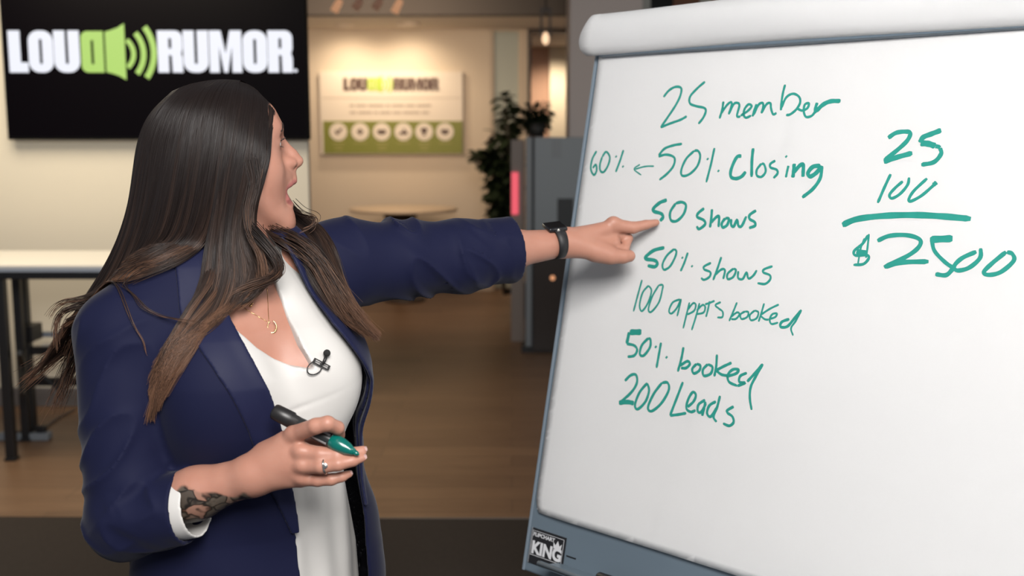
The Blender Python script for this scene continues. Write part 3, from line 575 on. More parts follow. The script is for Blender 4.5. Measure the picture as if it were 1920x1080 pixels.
# maker's plate
M_plate = mat('plate_black', (0.012, 0.012, 0.014), 0.35); M_pw = mat('plate_white', (0.62, 0.63, 0.65), 0.5)
plate = part('maker_plate', box(B(), (-0.2205, -0.752, -0.0122), (-0.1265, -0.676, -0.0095), 0.001, MB), M_plate, fl)
def on_plate(s, u): return frame_matrix(bp(s, u, -0.0094), BS, BU, BN)
text_mesh('plate_text', 'FLIPCHART', 0.0112, on_plate(-0.2165, -0.6925), M_pw, plate, 0.0003, 0.0003, width=0.060)
text_mesh('plate_text', 'KING', 0.036, on_plate(-0.2165, -0.7285), M_pw, plate, 0.0003, 0.0016, width=0.082)
text_mesh('plate_text', 'Made in Italy', 0.0105, on_plate(-0.185, -0.7475), M_pw, plate, 0.0003, 0.0003, width=0.050)
fr_ = lambda s0, u0, s1, u1: [(s0, u0), (s1, u0), (s1, u1), (s0, u1)]
flat_shapes('plate_border', [fr_(-0.2185, -0.7335, -0.131, -0.681), fr_(-0.2178, -0.7325, -0.1319, -0.6818)], 0.0003, frame_matrix(BO + BN * -0.0094, BS, BU, BN), M_pw, plate)
cx_, cy_ = -0.147, -0.700
flat_shapes('crown_emblem', [[(cx_ - .010, cy_ - .005), (cx_ + .010, cy_ - .005), (cx_ + .0115, cy_ + .008), (cx_ + .0055, cy_ + .002), (cx_, cy_ + .0125), (cx_ - .0055, cy_ + .002), (cx_ - .0115, cy_ + .008)],
      fr_(cx_ - .010, cy_ - .0085, cx_ + .010, cy_ - .0065)], 0.0003, frame_matrix(BO + BN * -0.0094, BS, BU, BN), M_pw, plate)
part('plate_clip', box(B(), (-0.2225, -0.752, -0.012), (-0.2195, -0.676, -0.0088), 0.0008, MB), M_sil, plate)
# pen tray along the foot of the board
tray = part('pen_tray', box(box(B(), (-0.140, -0.735, -0.012), (0.96, -0.731, 0.052), 0.0015, MB), (-0.140, -0.735, 0.048), (0.96, -0.722, 0.054), 0.002, MB), M_bgrey, fl)
part('tray_lip', tube(B(), [bp(-0.142, -0.7275, 0.052), bp(0.96, -0.7275, 0.052)], 0.0055, 10), M_bedge, tray, True)
pw = frame_matrix(bp(-0.004, -0.7200, 0.026), BU, BN, BS)
pen = empty('tray_marker', tuple(bp(0.06, -0.73, 0.026)), 'black marker pen lying in the pen tray of the flip chart', 'marker')
part('barrel', lathe(B(), [(0.009, 0.04), (0.0092, 0.042), (0.0092, 0.12), (0.006, 0.126)], 20, pw), mat('marker_navy', (0.012, 0.015, 0.05), 0.4), pen, True)
part('cap', lathe(B(), [(0.007, -0.004), (0.0098, 0.0), (0.0102, 0.042), (0.0092, 0.044)], 20, pw), M_black, pen, True)
# tripod
def on_floor(x, y): return (x, y, 0.0)
M_leg = mat('easel_leg_grey', (0.20, 0.22, 0.24), 0.35, metal=0.5)
back = bp(0.38, 0.20, -0.05)
for top, foot in ((bp(-0.10, 0.0, -0.05), bp(-0.16, -1.41, -0.02)), (bp(0.86, 0.0, -0.05), bp(0.92, -1.41, -0.02)), (back, back + np.array([0.42, 0.62, 0]))):
    foot = np.array([foot[0], foot[1], 0.03])
    lg = part('leg', tube(B(), [top, top + (foot - top) * 0.55, foot], [0.014, 0.014, 0.011], 12), M_leg, fl, True)
    part('rubber_foot', lathe(B(), [(0.018, 0.0145), (0.018, 0.045), (0.013, 0.05)], 14, Matrix.Translation((foot[0], foot[1], 0))), M_black, lg)
part('rear_brace', tube(B(), [bp(-0.10, 0.0, -0.05), bp(0.86, 0.0, -0.05)], 0.012, 10), M_leg, fl, True)
part('rear_brace', tube(B(), [back, bp(0.38, 0.0, -0.05)], 0.012, 10), M_leg, fl, True)

# ================================================================== the presenter
# Soft signed-distance modelling: every garment and the body are grown as one continuous skin.
def cl(x, a, b): return np.minimum(np.maximum(x, a), b)
class Prim:
    def __init__(s, fn, c, r): s.fn, s.c, s.r = fn, np.asarray(c, float), float(r)
def capsule(a, b, ra, rb, fold=None):
    a, b = np.asarray(a, float), np.asarray(b, float); ab = b - a; L2 = max(ab @ ab, 1e-12)
    def f(P):
        t = cl((P - a) @ ab / L2, 0, 1)
        d = np.linalg.norm(P - a - t[:, None] * ab, axis=1) - (ra + (rb - ra) * t)
        return d - fold(P) if fold else d
    return Prim(f, (a + b) / 2, math.sqrt(L2) / 2 + max(ra, rb) + (0.02 if fold else 0))
def ellip(c, r, R=None):
    c, r = np.asarray(c, float), np.asarray(r, float)
    def f(P):
        q = P - c
        if R is not None: q = q @ R
        k0 = np.linalg.norm(q / r, axis=1); k1 = np.linalg.norm(q / r ** 2, axis=1)
        return k0 * (k0 - 1) / np.maximum(k1, 1e-9)
    return Prim(f, c, r.max())
def smin(a, b, k):
    if k <= 0: return np.minimum(a, b)
    h = np.maximum(k - np.abs(a - b), 0) / k
    return np.minimum(a, b) - h * h * k * 0.25
def chain(pts, rs, k=0.004):
    ps = [capsule(pts[i], pts[i + 1], rs[i], rs[i + 1]) for i in range(len(pts) - 1)]
    return group([('u', p, k if i else 0) for i, p in enumerate(ps)])
def group(ops):
    fld = Field(ops)
    cs = np.array([p.c for o, p, k in ops if o == 'u']); rr = np.array([p.r for o, p, k in ops if o == 'u'])
    c = (cs.min(0) + cs.max(0)) / 2
    return Prim(lambda P: fld(P), c, (np.linalg.norm(cs - c, axis=1) + rr).max() + 0.01)
class Field:
    def __init__(s, ops): s.ops = ops
    def __call__(s, P, bc=None, br=0.0):
        d = np.full(len(P), 1.0)
        for o, p, k in s.ops:
            if bc is not None and np.linalg.norm(bc - p.c) - p.r > br + 0.11: continue
            v = p.fn(P)
            if o == 'u': d = smin(d, v, k)
            elif o == 's': d = -smin(-d, v, k)
            elif o == 'i': d = -smin(-d, -v, k)
        return d
def skin(F, lo, hi, h, post=None):
    """surface nets over the blocks that the surface passes through"""
    lo, hi = np.asarray(lo, float), np.asarray(hi, float); NB = 14; Bs = NB * h
    nb = np.ceil((hi - lo) / Bs).astype(int); dims = nb * NB + 2
    ctr = np.stack(np.meshgrid(*[np.arange(k) for k in nb], indexing='ij'), -1).reshape(-1, 3)
    cp = lo + (ctr + 0.5) * Bs; br = Bs * 0.87
    G = post if post else (lambda P, d: d)
    dc = np.concatenate([G(c_, F(c_)) for c_ in np.array_split(cp, max(1, len(cp) // 40000))])
    act = ctr[np.abs(dc) < br * 1.35 + 0.012]
    ax = np.arange(NB + 2); li = np.stack(np.meshgrid(ax, ax, ax, indexing='ij'), -1).reshape(-1, 3)
    VP, VI, QE = [], [], []
    lin = lambda I: (I[..., 0].astype(np.int64) * (dims[1] + 4) + I[..., 1]) * (dims[2] + 4) + I[..., 2]
    corners = np.array([[i, j, k] for i in (0, 1) for j in (0, 1) for k in (0, 1)])
    edges = [(a, b) for a in range(8) for b in range(a + 1, 8) if np.abs(corners[a] - corners[b]).sum() == 1]
    for blk in act:
        o = blk * NB; P = lo + (o + li) * h; bc = P.mean(0)
        d = G(P, F(P, bc, br * 1.2)).reshape(NB + 2, NB + 2, NB + 2)
        s = d < 0
        if s.all() or not s.any(): continue
        n = NB + 1
        cs = sum(s[c[0]:c[0] + n, c[1]:c[1] + n, c[2]:c[2] + n].astype(np.int8) for c in corners)
        cells = np.argwhere((cs > 0) & (cs < 8))
        own = (cells < NB).all(1)
        cells = cells[own]
        if len(cells):
            acc = np.zeros((len(cells), 3)); cnt = np.zeros(len(cells))
            for a, b in edges:
                A_, B_ = cells + corners[a], cells + corners[b]
                da, db = d[tuple(A_.T)], d[tuple(B_.T)]; m = (da < 0) != (db < 0)
                t = np.where(m, da / np.where(m, da - db, 1), 0)
                acc += m[:, None] * (A_ + (B_ - A_) * t[:, None]); cnt += m
            VP.append(lo + (o + acc / cnt[:, None]) * h); VI.append(lin(cells + o))
        for axi in range(3):
            e = np.zeros(3, int); e[axi] = 1
            s0 = s[:NB, :NB, :NB]; s1 = s[e[0]:e[0] + NB, e[1]:e[1] + NB, e[2]:e[2] + NB]
            ed = np.argwhere(s0 != s1)
            if not len(ed): continue
            fl_ = s0[tuple(ed.T)]
            u_, w_ = np.zeros(3, int), np.zeros(3, int); u_[(axi + 1) % 3] = 1; w_[(axi + 2) % 3] = 1
            g = ed + o
            q = np.stack([lin(g - u_ - w_), lin(g - w_), lin(g), lin(g - u_)], 1)
            q[~fl_] = q[~fl_][:, ::-1]; QE.append(q)
    VP, VI, QE = np.concatenate(VP), np.concatenate(VI), np.concatenate(QE)
    od = np.argsort(VI); VI, VP = VI[od], VP[od]
    ix = np.searchsorted(VI, QE); ix = np.minimum(ix, len(VI) - 1)
    ok = (VI[ix] == QE).all(1)
    return VP, ix[ok]
def relax(V, Q, n, f=.5):
    a, b = Q.ravel(), np.roll(Q, -1, 1).ravel()
    cnt = np.bincount(a, minlength=len(V)) + np.bincount(b, minlength=len(V)); cnt = np.maximum(cnt, 1)
    for _ in range(n):
        A_ = np.stack([np.bincount(a, V[b, k], len(V)) + np.bincount(b, V[a, k], len(V)) for k in range(3)], 1) / cnt[:, None]
        V = V + (A_ - V) * f
    return V
def skin_mesh(name, V, Q, m, parent=None, smooth=0):
    if smooth: V = relax(V, Q, smooth)
    me = bpy.data.meshes.new(name)
    me.vertices.add(len(V)); me.vertices.foreach_set('co', V.ravel())
    me.loops.add(Q.size); me.loops.foreach_set('vertex_index', Q.ravel().astype(np.int32))
    me.polygons.add(len(Q)); me.polygons.foreach_set('loop_start', (np.arange(len(Q)) * 4).astype(np.int32))
    me.update(); me.validate()
    return link(name, me, m, parent, True)

# ---- frames
YAW = math.radians(30)
HC = np.array([-0.46879, 1.76, 1.53098])                                # between the ears
HF = np.array([math.cos(YAW), math.sin(YAW), 0]); HL = np.array([-math.sin(YAW), math.cos(YAW), 0]); UZ = np.array([0, 0, 1.0])
HR = np.stack([HF, HL, UZ], 1)
def hd(x, y, z): return HC + x * HF + y * HL + z * UZ
def hcap(a, b, ra, rb): return capsule(hd(*a), hd(*b), ra, rb)
def hell(c, r): return ellip(hd(*c), r, HR)
TM = np.array([-0.46, 1.76, 1.30]); TA = np.array([0.768, 0.640, 0.0]); TF = np.array([0.640, -0.768, 0.0])
def tq(P): R_ = P - TM; return R_ @ TA, R_ @ TF, P[:, 2]
def td(s, q, z): return np.array([TM[0], TM[1], 0]) + s * TA + q * TF + z * UZ
def loft(tab, ztop, zbot, disp=None):
    T_ = np.array(sorted(tab)); zz = T_[:, 0]
    def f(P):
        s, q, z = tq(P)
        A_, B_, q0, s0 = (np.interp(z, zz, T_[:, i]) for i in (1, 2, 3, 4))
        s = s - s0; q = q - q0
        k0 = np.sqrt((s / A_) ** 2 + (q / B_) ** 2); k1 = np.sqrt((s / A_ ** 2) ** 2 + (q / B_ ** 2) ** 2)
        d = k0 * (k0 - 1) / np.maximum(k1, 1e-6)
        if disp: d = d - disp(s, q, z)
        return np.maximum(d, np.maximum(z - ztop, zbot - z))
    return Prim(f, td(0, 0, (ztop + zbot) / 2), (ztop - zbot) / 2 + 0.3)

# ---- joints
RSH, REL, RWR = np.array([-0.606, 1.640, 1.250]), np.array([-0.588, 1.575, 0.980]), at(476, 890, 1.535)
LSH, LEL, LWR = at(650, 492, 1.885), at(868, 480, 1.99), at(1058, 455, 2.078)
# ---- body
torso_tab = [(1.40, .055, .055, -.005, 0), (1.37, .075, .06, -.01, 0), (1.345, .125, .07, -.008, 0), (1.31, .155, .082, 0, 0), (1.25, .165, .105, .015, 0), (1.18, .160, .115, .02, 0), (1.10, .150, .115, .02, 0),
             (1.0, .148, .11, .015, 0), (.92, .165, .115, .005, 0), (.84, .180, .125, 0, 0), (.70, .180, .125, 0, 0)]
ops = [('u', loft(torso_tab, 1.39, .72), 0)]
for sg in (-1, 1):
    ops.append(('u', ellip(td(sg * .078, .105, 1.165), (.074, .066, .080), np.stack([TA, TF, UZ], 1)), .035))
# neck, slightly stretched forward under the raised chin
ops += [('u', capsule(hd(-.022, 0, -.045), td(0, .0, 1.335), .054, .060), .02),
        ('u', capsule(td(-.05, .03, 1.332), td(-.15, .0, 1.330), .018, .022), .03), ('u', capsule(td(.05, .03, 1.335), td(.15, .0, 1.355), .018, .022), .03),
        ('u', capsule(hd(.0, -.045, -.06), td(-.012, .062, 1.315), .010, .008), .03), ('u', capsule(hd(.0, .045, -.06), td(.012, .062, 1.315), .010, .008), .03)]
# arms
ops += [('u', capsule(td(-.13, 0, 1.29), RSH, .06, .055), .04), ('u', capsule(RSH, REL, .052, .042), .03), ('u', capsule(REL, RWR * .55 + REL * .45, .041, .037), .02), ('u', capsule(RWR * .55 + REL * .45, RWR, .037, .0275), .02)]
ops += [('u', capsule(td(.13, 0, 1.32), LSH, .06, .055), .04), ('u', capsule(LSH, LEL, .052, .041), .03), ('u', capsule(LEL, LEL * .55 + LWR * .45, .040, .0365), .02), ('u', capsule(LEL * .55 + LWR * .45, LWR, .0365, .0265), .02)]
# head
head = [('u', hell((0.000, 0, .030), (.0885, .072, .076)), 0), ('u', hell((.027, 0, -.022), (.058, .058, .078)), .03),
        ('u', hell((.052, 0, .035), (.0345, .054, .050)), .02),
        ('u', hcap((.020, -.050, -.070), (.088, -.016, -.116), .015, .013), .03), ('u', hcap((.020, .050, -.070), (.088, .016, -.116), .015, .013), .03),
        ('u', hell((.0945, 0, -.1215), (.0165, .020, .0155)), .018), ('u', hcap((.020, 0, -.085), (.080, 0, -.120), .030, .014), .03),
        ('u', hell((.052, -.036, -.028), (.026, .024, .024)), .025), ('u', hell((.052, .036, -.028), (.026, .024, .024)), .025),
        ('u', hell((.056, -.034, -.046), (.026, .021, .032)), .02), ('u', hell((.056, .034, -.046), (.026, .021, .032)), .02),
        ('u', hell((.058, -.026, -.072), (.030, .017, .032)), .015), ('u', hell((.058, .026, -.072), (.030, .017, .032)), .015),
        ('u', hcap((.069, -.036, .038), (.0845, -.004, .040), .0095, .0085), .014), ('u', hcap((.069, .036, .038), (.0845, .004, .040), .0095, .0085), .014),
        ('u', hell((.082, 0, -.042), (.030, .030, .026)), .018), ('u', hell((.074, 0, -.10), (.033, .030, .020)), .018),
        # orbits, then lids
        ('s', hell((.093, -.033, .0170), (.020, .0165, .0115)), .010), ('s', hell((.093, .033, .0170), (.020, .0165, .0115)), .010),
        ('u', hell((.0690, -.0325, .0160), (.0145, .0165, .0140)), .004), ('u', hell((.0690, .0325, .0160), (.0145, .0165, .0140)), .004),
        ('s', hell((.0820, -.0325, .0142), (.0090, .0132, .0046)), .0015), ('s', hell((.0820, .0325, .0142), (.0090, .0132, .0046)), .0015),
        # nose
        ('u', hcap((.083, 0, .016), (.100, 0, -.014), .0085, .0120), .010), ('u', hcap((.080, -.010, -.004), (.096, -.009, -.019), .010, .009), .010), ('u', hcap((.080, .010, -.004), (.096, .009, -.019), .010, .009), .010),
        ('u', hcap((.0885, 0, .024), (.1130, 0, -.004), .0068, .0078), .010), ('u', hcap((.1120, 0, -.004), (.1215, 0, -.0155), .0080, .0098), .006), ('u', hcap((.098, 0, -.020), (.112, 0, -.021), .010, .009), .010),
        ('u', hell((.1040, -.0125, -.0190), (.0115, .0068, .0080)), .006), ('u', hell((.1040, .0125, -.0190), (.0115, .0068, .0080)), .006),
        ('s', hell((.1090, -.0082, -.0275), (.0075, .0042, .0052)), .003), ('s', hell((.1090, .0082, -.0275), (.0075, .0042, .0052)), .003),
        # upper lip, open mouth, lower lip
        ('u', hcap((.104, 0, -.030), (.1095, 0, -.042), .010, .009), .010),
        ('s', hell((.103, 0, -.0700), (.034, .0250, .0150)), .005), ('s', hell((.080, 0, -.070), (.030, .020, .0155)), .004)]
UL = [(.0865, -.0265, -.0615), (.1005, -.0185, -.0535), (.1100, -.0085, -.0485), (.1125, 0, -.0480), (.1100, .0085, -.0485), (.1005, .0185, -.0535), (.0865, .0265, -.0615)]
LLp = [(.0865, -.0265, -.0625), (.0935, -.0215, -.0780), (.1010, -.0110, -.0885), (.1040, 0, -.0900), (.1010, .0110, -.0885), (.0935, .0215, -.0780), (.0865, .0265, -.0625)]
head += [('u', chain([hd(*p) for p in UL], [.0035, .0052, .0062, .0058, .0062, .0052, .0035], .002), .005), ('u', chain([hd(*p) for p in LLp], [.0035, .0050, .0070, .0074, .0070, .0050, .0035], .002), .005)]
# ears (under the hair)
for sg in (-1, 1): head.append(('u', hell((-.004, sg * .074, -.002), (.017, .007, .028)), .006))
ops.append(('u', group(head), .018))
def finger(pts, rs): return chain([at(*p) for p in pts], rs, .003)
# left hand, pointing at the sheet
lh = [('u', capsule(LWR, at(1150, 424, 2.117), .0245, .0130), 0), ('u', capsule(LWR, at(1152, 438, 2.132), .024, .0135), .012), ('u', capsule(LWR, at(1146, 448, 2.142), .022, .0125), .012), ('u', capsule(LWR, at(1136, 457, 2.146), .021, .0115), .012),
      ('u', capsule(at(1085, 462, 2.078), at(1138, 476, 2.090), .0225, .0185), .015), ('u', capsule(at(1120, 468, 2.10), at(1150, 455, 2.115), .020, .0145), .014),
      ('u', ellip(at(1150, 415, 2.112), (.0125, .012, .010)), .010)]
lf = [finger([(1151, 422, 2.115), (1187, 427, 2.122), (1211, 421.5, 2.128), (1230, 417.5, 2.133)], [.0138, .0120, .0096, .0070]),
      finger([(1153, 436, 2.132), (1177, 447, 2.136), (1172, 466, 2.120), (1158, 468, 2.110)], [.0125, .0102, .0088, .0078]),
      finger([(1147, 447, 2.142), (1168, 456, 2.150), (1162, 473, 2.132), (1150, 472, 2.122)], [.0120, .0098, .0084, .0075]),
      finger([(1137, 456, 2.146), (1153, 464, 2.152), (1148, 478, 2.138), (1138, 476, 2.130)], [.0108, .0088, .0076, .0068]),
      finger([(1118, 472, 2.086), (1146, 480, 2.088), (1168, 481, 2.094), (1180, 480, 2.100)], [.0200, .0165, .0140, .0120])]
lh += [('u', g, .007) for g in lf]
ops.append(('u', group(lh), .014))
# right hand, holding the marker
IDX = [(550, 815, 1.520), (592, 799, 1.4905), (614, 794, 1.4885), (633, 802, 1.503), (637, 816, 1.522)]
MID = [(563, 846, 1.513), (600, 852, 1.503), (632, 853, 1.503), (658, 850, 1.510), (681, 844, 1.516)]
RIN = [(566, 873, 1.512), (602, 874, 1.496), (634, 870, 1.494), (661, 864, 1.500), (680, 858.5, 1.506)]
PIN = [(566, 897, 1.522), (596, 900, 1.512), (621, 899, 1.508), (641, 894, 1.510), (655, 888.5, 1.514)]
THU = [(512, 856, 1.552), (552, 842, 1.560), (592, 832, 1.552), (618, 832, 1.536)]
rh = [('u', capsule(RWR, at(550, 818, 1.522), .0260, .0135), 0), ('u', capsule(RWR, at(563, 848, 1.516), .0260, .0140), .014), ('u', capsule(RWR, at(565, 875, 1.516), .0255, .0135), .014), ('u', capsule(RWR, at(562, 898, 1.524), .0245, .0125), .014),
      ('u', capsule(at(505, 868, 1.540), at(545, 862, 1.530), .024, .020), .016), ('u', capsule(at(500, 850, 1.545), at(535, 828, 1.535), .018, .014), .014)]
for kx in ((551, 812, 1.514), (564, 846, 1.505), (566, 873, 1.503), (566, 897, 1.512)): rh.append(('u', ellip(at(*kx), (.0095, .0090, .0085)), .010))
rh += [('u', finger(IDX, [.0130, .0116, .0110, .0096, .0080]), .006), ('u', finger(MID, [.0128, .0112, .0104, .0088, .0064]), .006), ('u', finger(RIN, [.0125, .0110, .0102, .0084, .0060]), .006),
       ('u', finger(PIN, [.0112, .0096, .0088, .0074, .0054]), .006), ('u', finger(THU, [.0190, .0150, .0125, .0098]), .007)]
ops.append(('u', group(rh), .014))
BODY = Field(ops)

# ---- garments
def unit(v): return v / np.linalg.norm(v)
def radial(a, b):
    a, b = np.asarray(a, float), np.asarray(b, float); u_ = (b - a) / np.linalg.norm(b - a)
    e1 = np.cross(u_, (0.3, 0.9, 0.2)); e1 /= np.linalg.norm(e1); e2 = np.cross(u_, e1)
    return a, u_, e1, e2
def folds(a, b, amp, fr, tw, sd, lo=-1.0, hi=9.0):
    a, u_, e1, e2 = radial(a, b)
    def f(P):
        R_ = P - a; t = R_ @ u_; th = np.arctan2(R_ @ e2, R_ @ e1)
        ph = 2 * PI * (fr * t) + tw * np.sin(th + sd) + 1.1 * np.sin(2 * th + 1.7 * sd + 9 * t)
        w = np.sin(ph); w = np.sign(w) * np.abs(w) ** 0.75
        env = 0.5 + 0.5 * np.sin(3 * th + 14 * t + sd * 2.3) * np.cos(1.5 * th - 6 * t + sd)
        w2 = np.sin(2 * PI * fr * 1.9 * t - 1.5 * tw * np.cos(th - sd) + 2.0)
        win = cl((t - lo) / 0.05, 0, 1) * cl((hi - t) / 0.05, 0, 1)
        return amp * win * (w * env + 0.35 * w2 * (1 - env))
    return f
def creases(a, b, amp, sc, sd, skew=.5):
    a, u_, e1, e2 = radial(a, b); L = np.linalg.norm(np.asarray(b) - a)
    def f(P):
        R_ = P - a; t, x, y = R_ @ u_, R_ @ e1, R_ @ e2
        n = noise3(np.stack([t * sc + skew * sc * x, (x - .3 * t) * sc * .45, (y + .2 * t) * sc * .45], 1), 1.0, sd)
        m = noise3(np.stack([t, x, y], 1), sc * .35, sd + 2.0)
        return amp * ((1 - np.abs(n)) ** 2.5 - .35) * cl(.55 + .8 * m, 0, 1)
    return f
def noise3(P, sc, sd=0.0):
    x, y, z = (P * sc).T
    return (np.sin(x + 1.3 * np.sin(y * 1.1 + sd) + sd) + np.sin(y * 1.2 + 1.7 * np.sin(z * .9 + 2 * sd)) + np.sin(z * 1.1 + 1.5 * np.sin(x * .8 - sd))) / 3
# blazer, outer volume
bz_tab = [(1.42, .070, .070, -.015, 0), (1.385, .090, .075, -.012, 0), (1.355, .150, .085, -.008, 0), (1.31, .185, .100, .002, 0), (1.25, .190, .130, .022, 0), (1.18, .188, .150, .035, 0), (1.10, .185, .150, .035, .004),
          (1.0, .190, .145, .026, .012), (.92, .205, .148, .018, .022), (.84, .222, .158, .010, .028), (.70, .232, .165, .005, .03)]
def bz_disp(s, q, z):
    a = cl((1.22 - z) / .3, 0, 1)
    return a * (.004 * np.sin(s * 38 + 9 * z) * np.cos(z * 7 + s * 9) + .003 * np.sin(s * 17 - 16 * z)) + .0016 * np.sin(z * 55 + 12 * s) * cl((1.3 - z) / .1, 0, 1)
REL2 = REL + np.array([-.002, -.004, -.006])
RCUF = at(350, 949, 1.553); LCUF = at(962, 467, 2.032)
bz_out = Field([('u', loft(bz_tab, 1.380, .735, bz_disp), 0),
    ('u', ellip(td(-.082, .112, 1.160), (.086, .074, .098), np.stack([TA, TF, UZ], 1)), .05), ('u', ellip(td(.088, .108, 1.165), (.086, .072, .098), np.stack([TA, TF, UZ], 1)), .05),
    ('u', capsule(td(-.10, -.005, 1.315), RSH + np.array([.0, .0, .0]), .064, .070), .05),
    ('u', capsule(RSH + np.array([.0, 0, .0]), REL2, .073, .0595, creases(RSH, REL2, .0085, 58, .6, .7)), .016),
    ('u', capsule(td(.10, 0, 1.335), LSH, .066, .074), .05),
    ('u', capsule(LSH, LEL, .076, .066, creases(LSH, LEL, .0125, 54, 3.3, .9)), .022),
    ('u', capsule(LCUF - unit(LCUF - LEL) * .030, LCUF + unit(LCUF - LEL) * .004, .0600, .0590), .006),
    ('u', capsule(LEL, LCUF, .066, .055, creases(LEL, LCUF, .0105, 75, 5.2, .6)), .02)])
def surf_hit(F, px, py, y0=1.25, y1=2.2):
    d = ray(px, py); ys = np.arange(y0, y1, .002); P = CAM + d[None] * (ys / d[1])[:, None]
    v = F(P); k = np.argmax(v < 0)
    return P[k] if v[k] < 0 else None
def edge_table(F, pix):
    out = []
    for px, py in pix:
        p = surf_hit(F, px, py)
        if p is None: continue
        s, q, z = tq(p[None]); out.append((z[0], s[0]))
    out.sort(); return np.array(out)
torso_only = Field(bz_out.ops[:3])
eR = edge_table(torso_only, [(425, 598), (442, 630), (460, 662), (480, 698), (500, 738), (520, 800), (534, 865), (545, 930), (556, 1010), (564, 1078)])
eL = edge_table(torso_only, [(588, 560), (622, 606), (650, 640), (675, 674), (692, 712), (702, 760), (708, 820), (714, 880), (722, 960), (730, 1040), (732, 1078)])
def ext(T_, top):                                          # run the edge up to the collar
    return np.vstack([T_, [[1.40, top]]]) if T_[-1, 0] < 1.40 else T_
eR, eL = ext(eR, -.060), ext(eL, .055)
def opening(P):
    s, q, z = tq(P)
    return np.minimum(np.minimum(s - np.interp(z, eR[:, 0], eR[:, 1]), np.interp(z, eL[:, 0], eL[:, 1]) - s), q - .0)
rc_ax, lc_ax = unit(RCUF - REL2 + np.array([0, 0, -.01])), unit(LCUF - LEL)
RSL = capsule(REL2, RCUF + (RCUF - REL2) * .12, .060, .054, creases(REL2, RCUF, .0115, 64, 2.1, .8))
def cuffs(P, d, dr=0.0, dl=0.0):
    nl = np.linalg.norm(P - LCUF, axis=1) < .11
    return np.where(nl, np.maximum(d, (P - LCUF) @ lc_ax - dl), d)
def bz_post(P, d):
    sh = np.abs(d + .003) - .003                           # 6 mm of cloth
    d1 = np.maximum(cuffs(P, sh), opening(P))
    if np.abs(P - RCUF).max(1).min() > .5: return d1
    v = RSL.fn(P); d2 = np.maximum(np.abs(v + .003) - .003, (P - RCUF) @ rc_ax)
    return smin(np.maximum(d1, -np.maximum(v + .010, .03 - (P - REL2) @ rc_ax)), d2, .012)
def lin_post(P, d):
    sh = np.abs(d + .0085) - .0022
    return np.maximum(cuffs(P, sh, -.008, -.008), opening(P) + .004)
def lapel_post(P, d):
    s, q, z = tq(P)
    zz = np.array([.80, .93, 1.0, 1.10, 1.20, 1.30, 1.36, 1.42]); wr = np.interp(z, zz, [.0, .010, .03, .048, .058, .062, .06, .05]); wl = np.interp(z, zz, [.0, .006, .015, .034, .050, .056, .055, .05])
    er, el = np.interp(z, eR[:, 0], eR[:, 1]), np.interp(z, eL[:, 0], eL[:, 1])
    a = np.minimum(s - (er - wr), er + .003 - s); b = np.minimum(el + wl - s, s - (el - .003))
    roll = .0035 + .004 * np.exp(-((np.minimum(np.abs(s - er), np.abs(el - s))) / .012) ** 2)
    return np.maximum(np.maximum(np.abs(d - roll + .002) - .0032, -np.maximum(a, b)), np.maximum(-(q - .0), .93 - z))
LO, HI = np.array([-.76, 1.36, .70]), np.array([.10, 2.10, 1.46])
M_navy = mat('navy_crepe', (0.0052, 0.0066, 0.0275), 0.75, spec=0.16, sheen=0.08, bump=(900, 0.12, 0.0006))
M_lapel = mat('navy_lapel', (0.0066, 0.0084, 0.0345), 0.62, spec=0.22, sheen=0.08, bump=(900, 0.12, 0.0006))
M_lining = mat('black_lining', (0.006, 0.006, 0.009), 0.5)
M_blouse = mat('ivory_satin', (0.53, 0.515, 0.495), 0.45, spec=0.4, sheen=0.1)
M_skin = mat('skin', (0.415, 0.212, 0.152), 0.46, spec=0.4, sub=0.15, bump=(300, 0.10, 0.001), var=(22, (0.355, 0.160, 0.112)))
M_mouth = mat('mouth_inside', (0.10, 0.025, 0.022), 0.4)
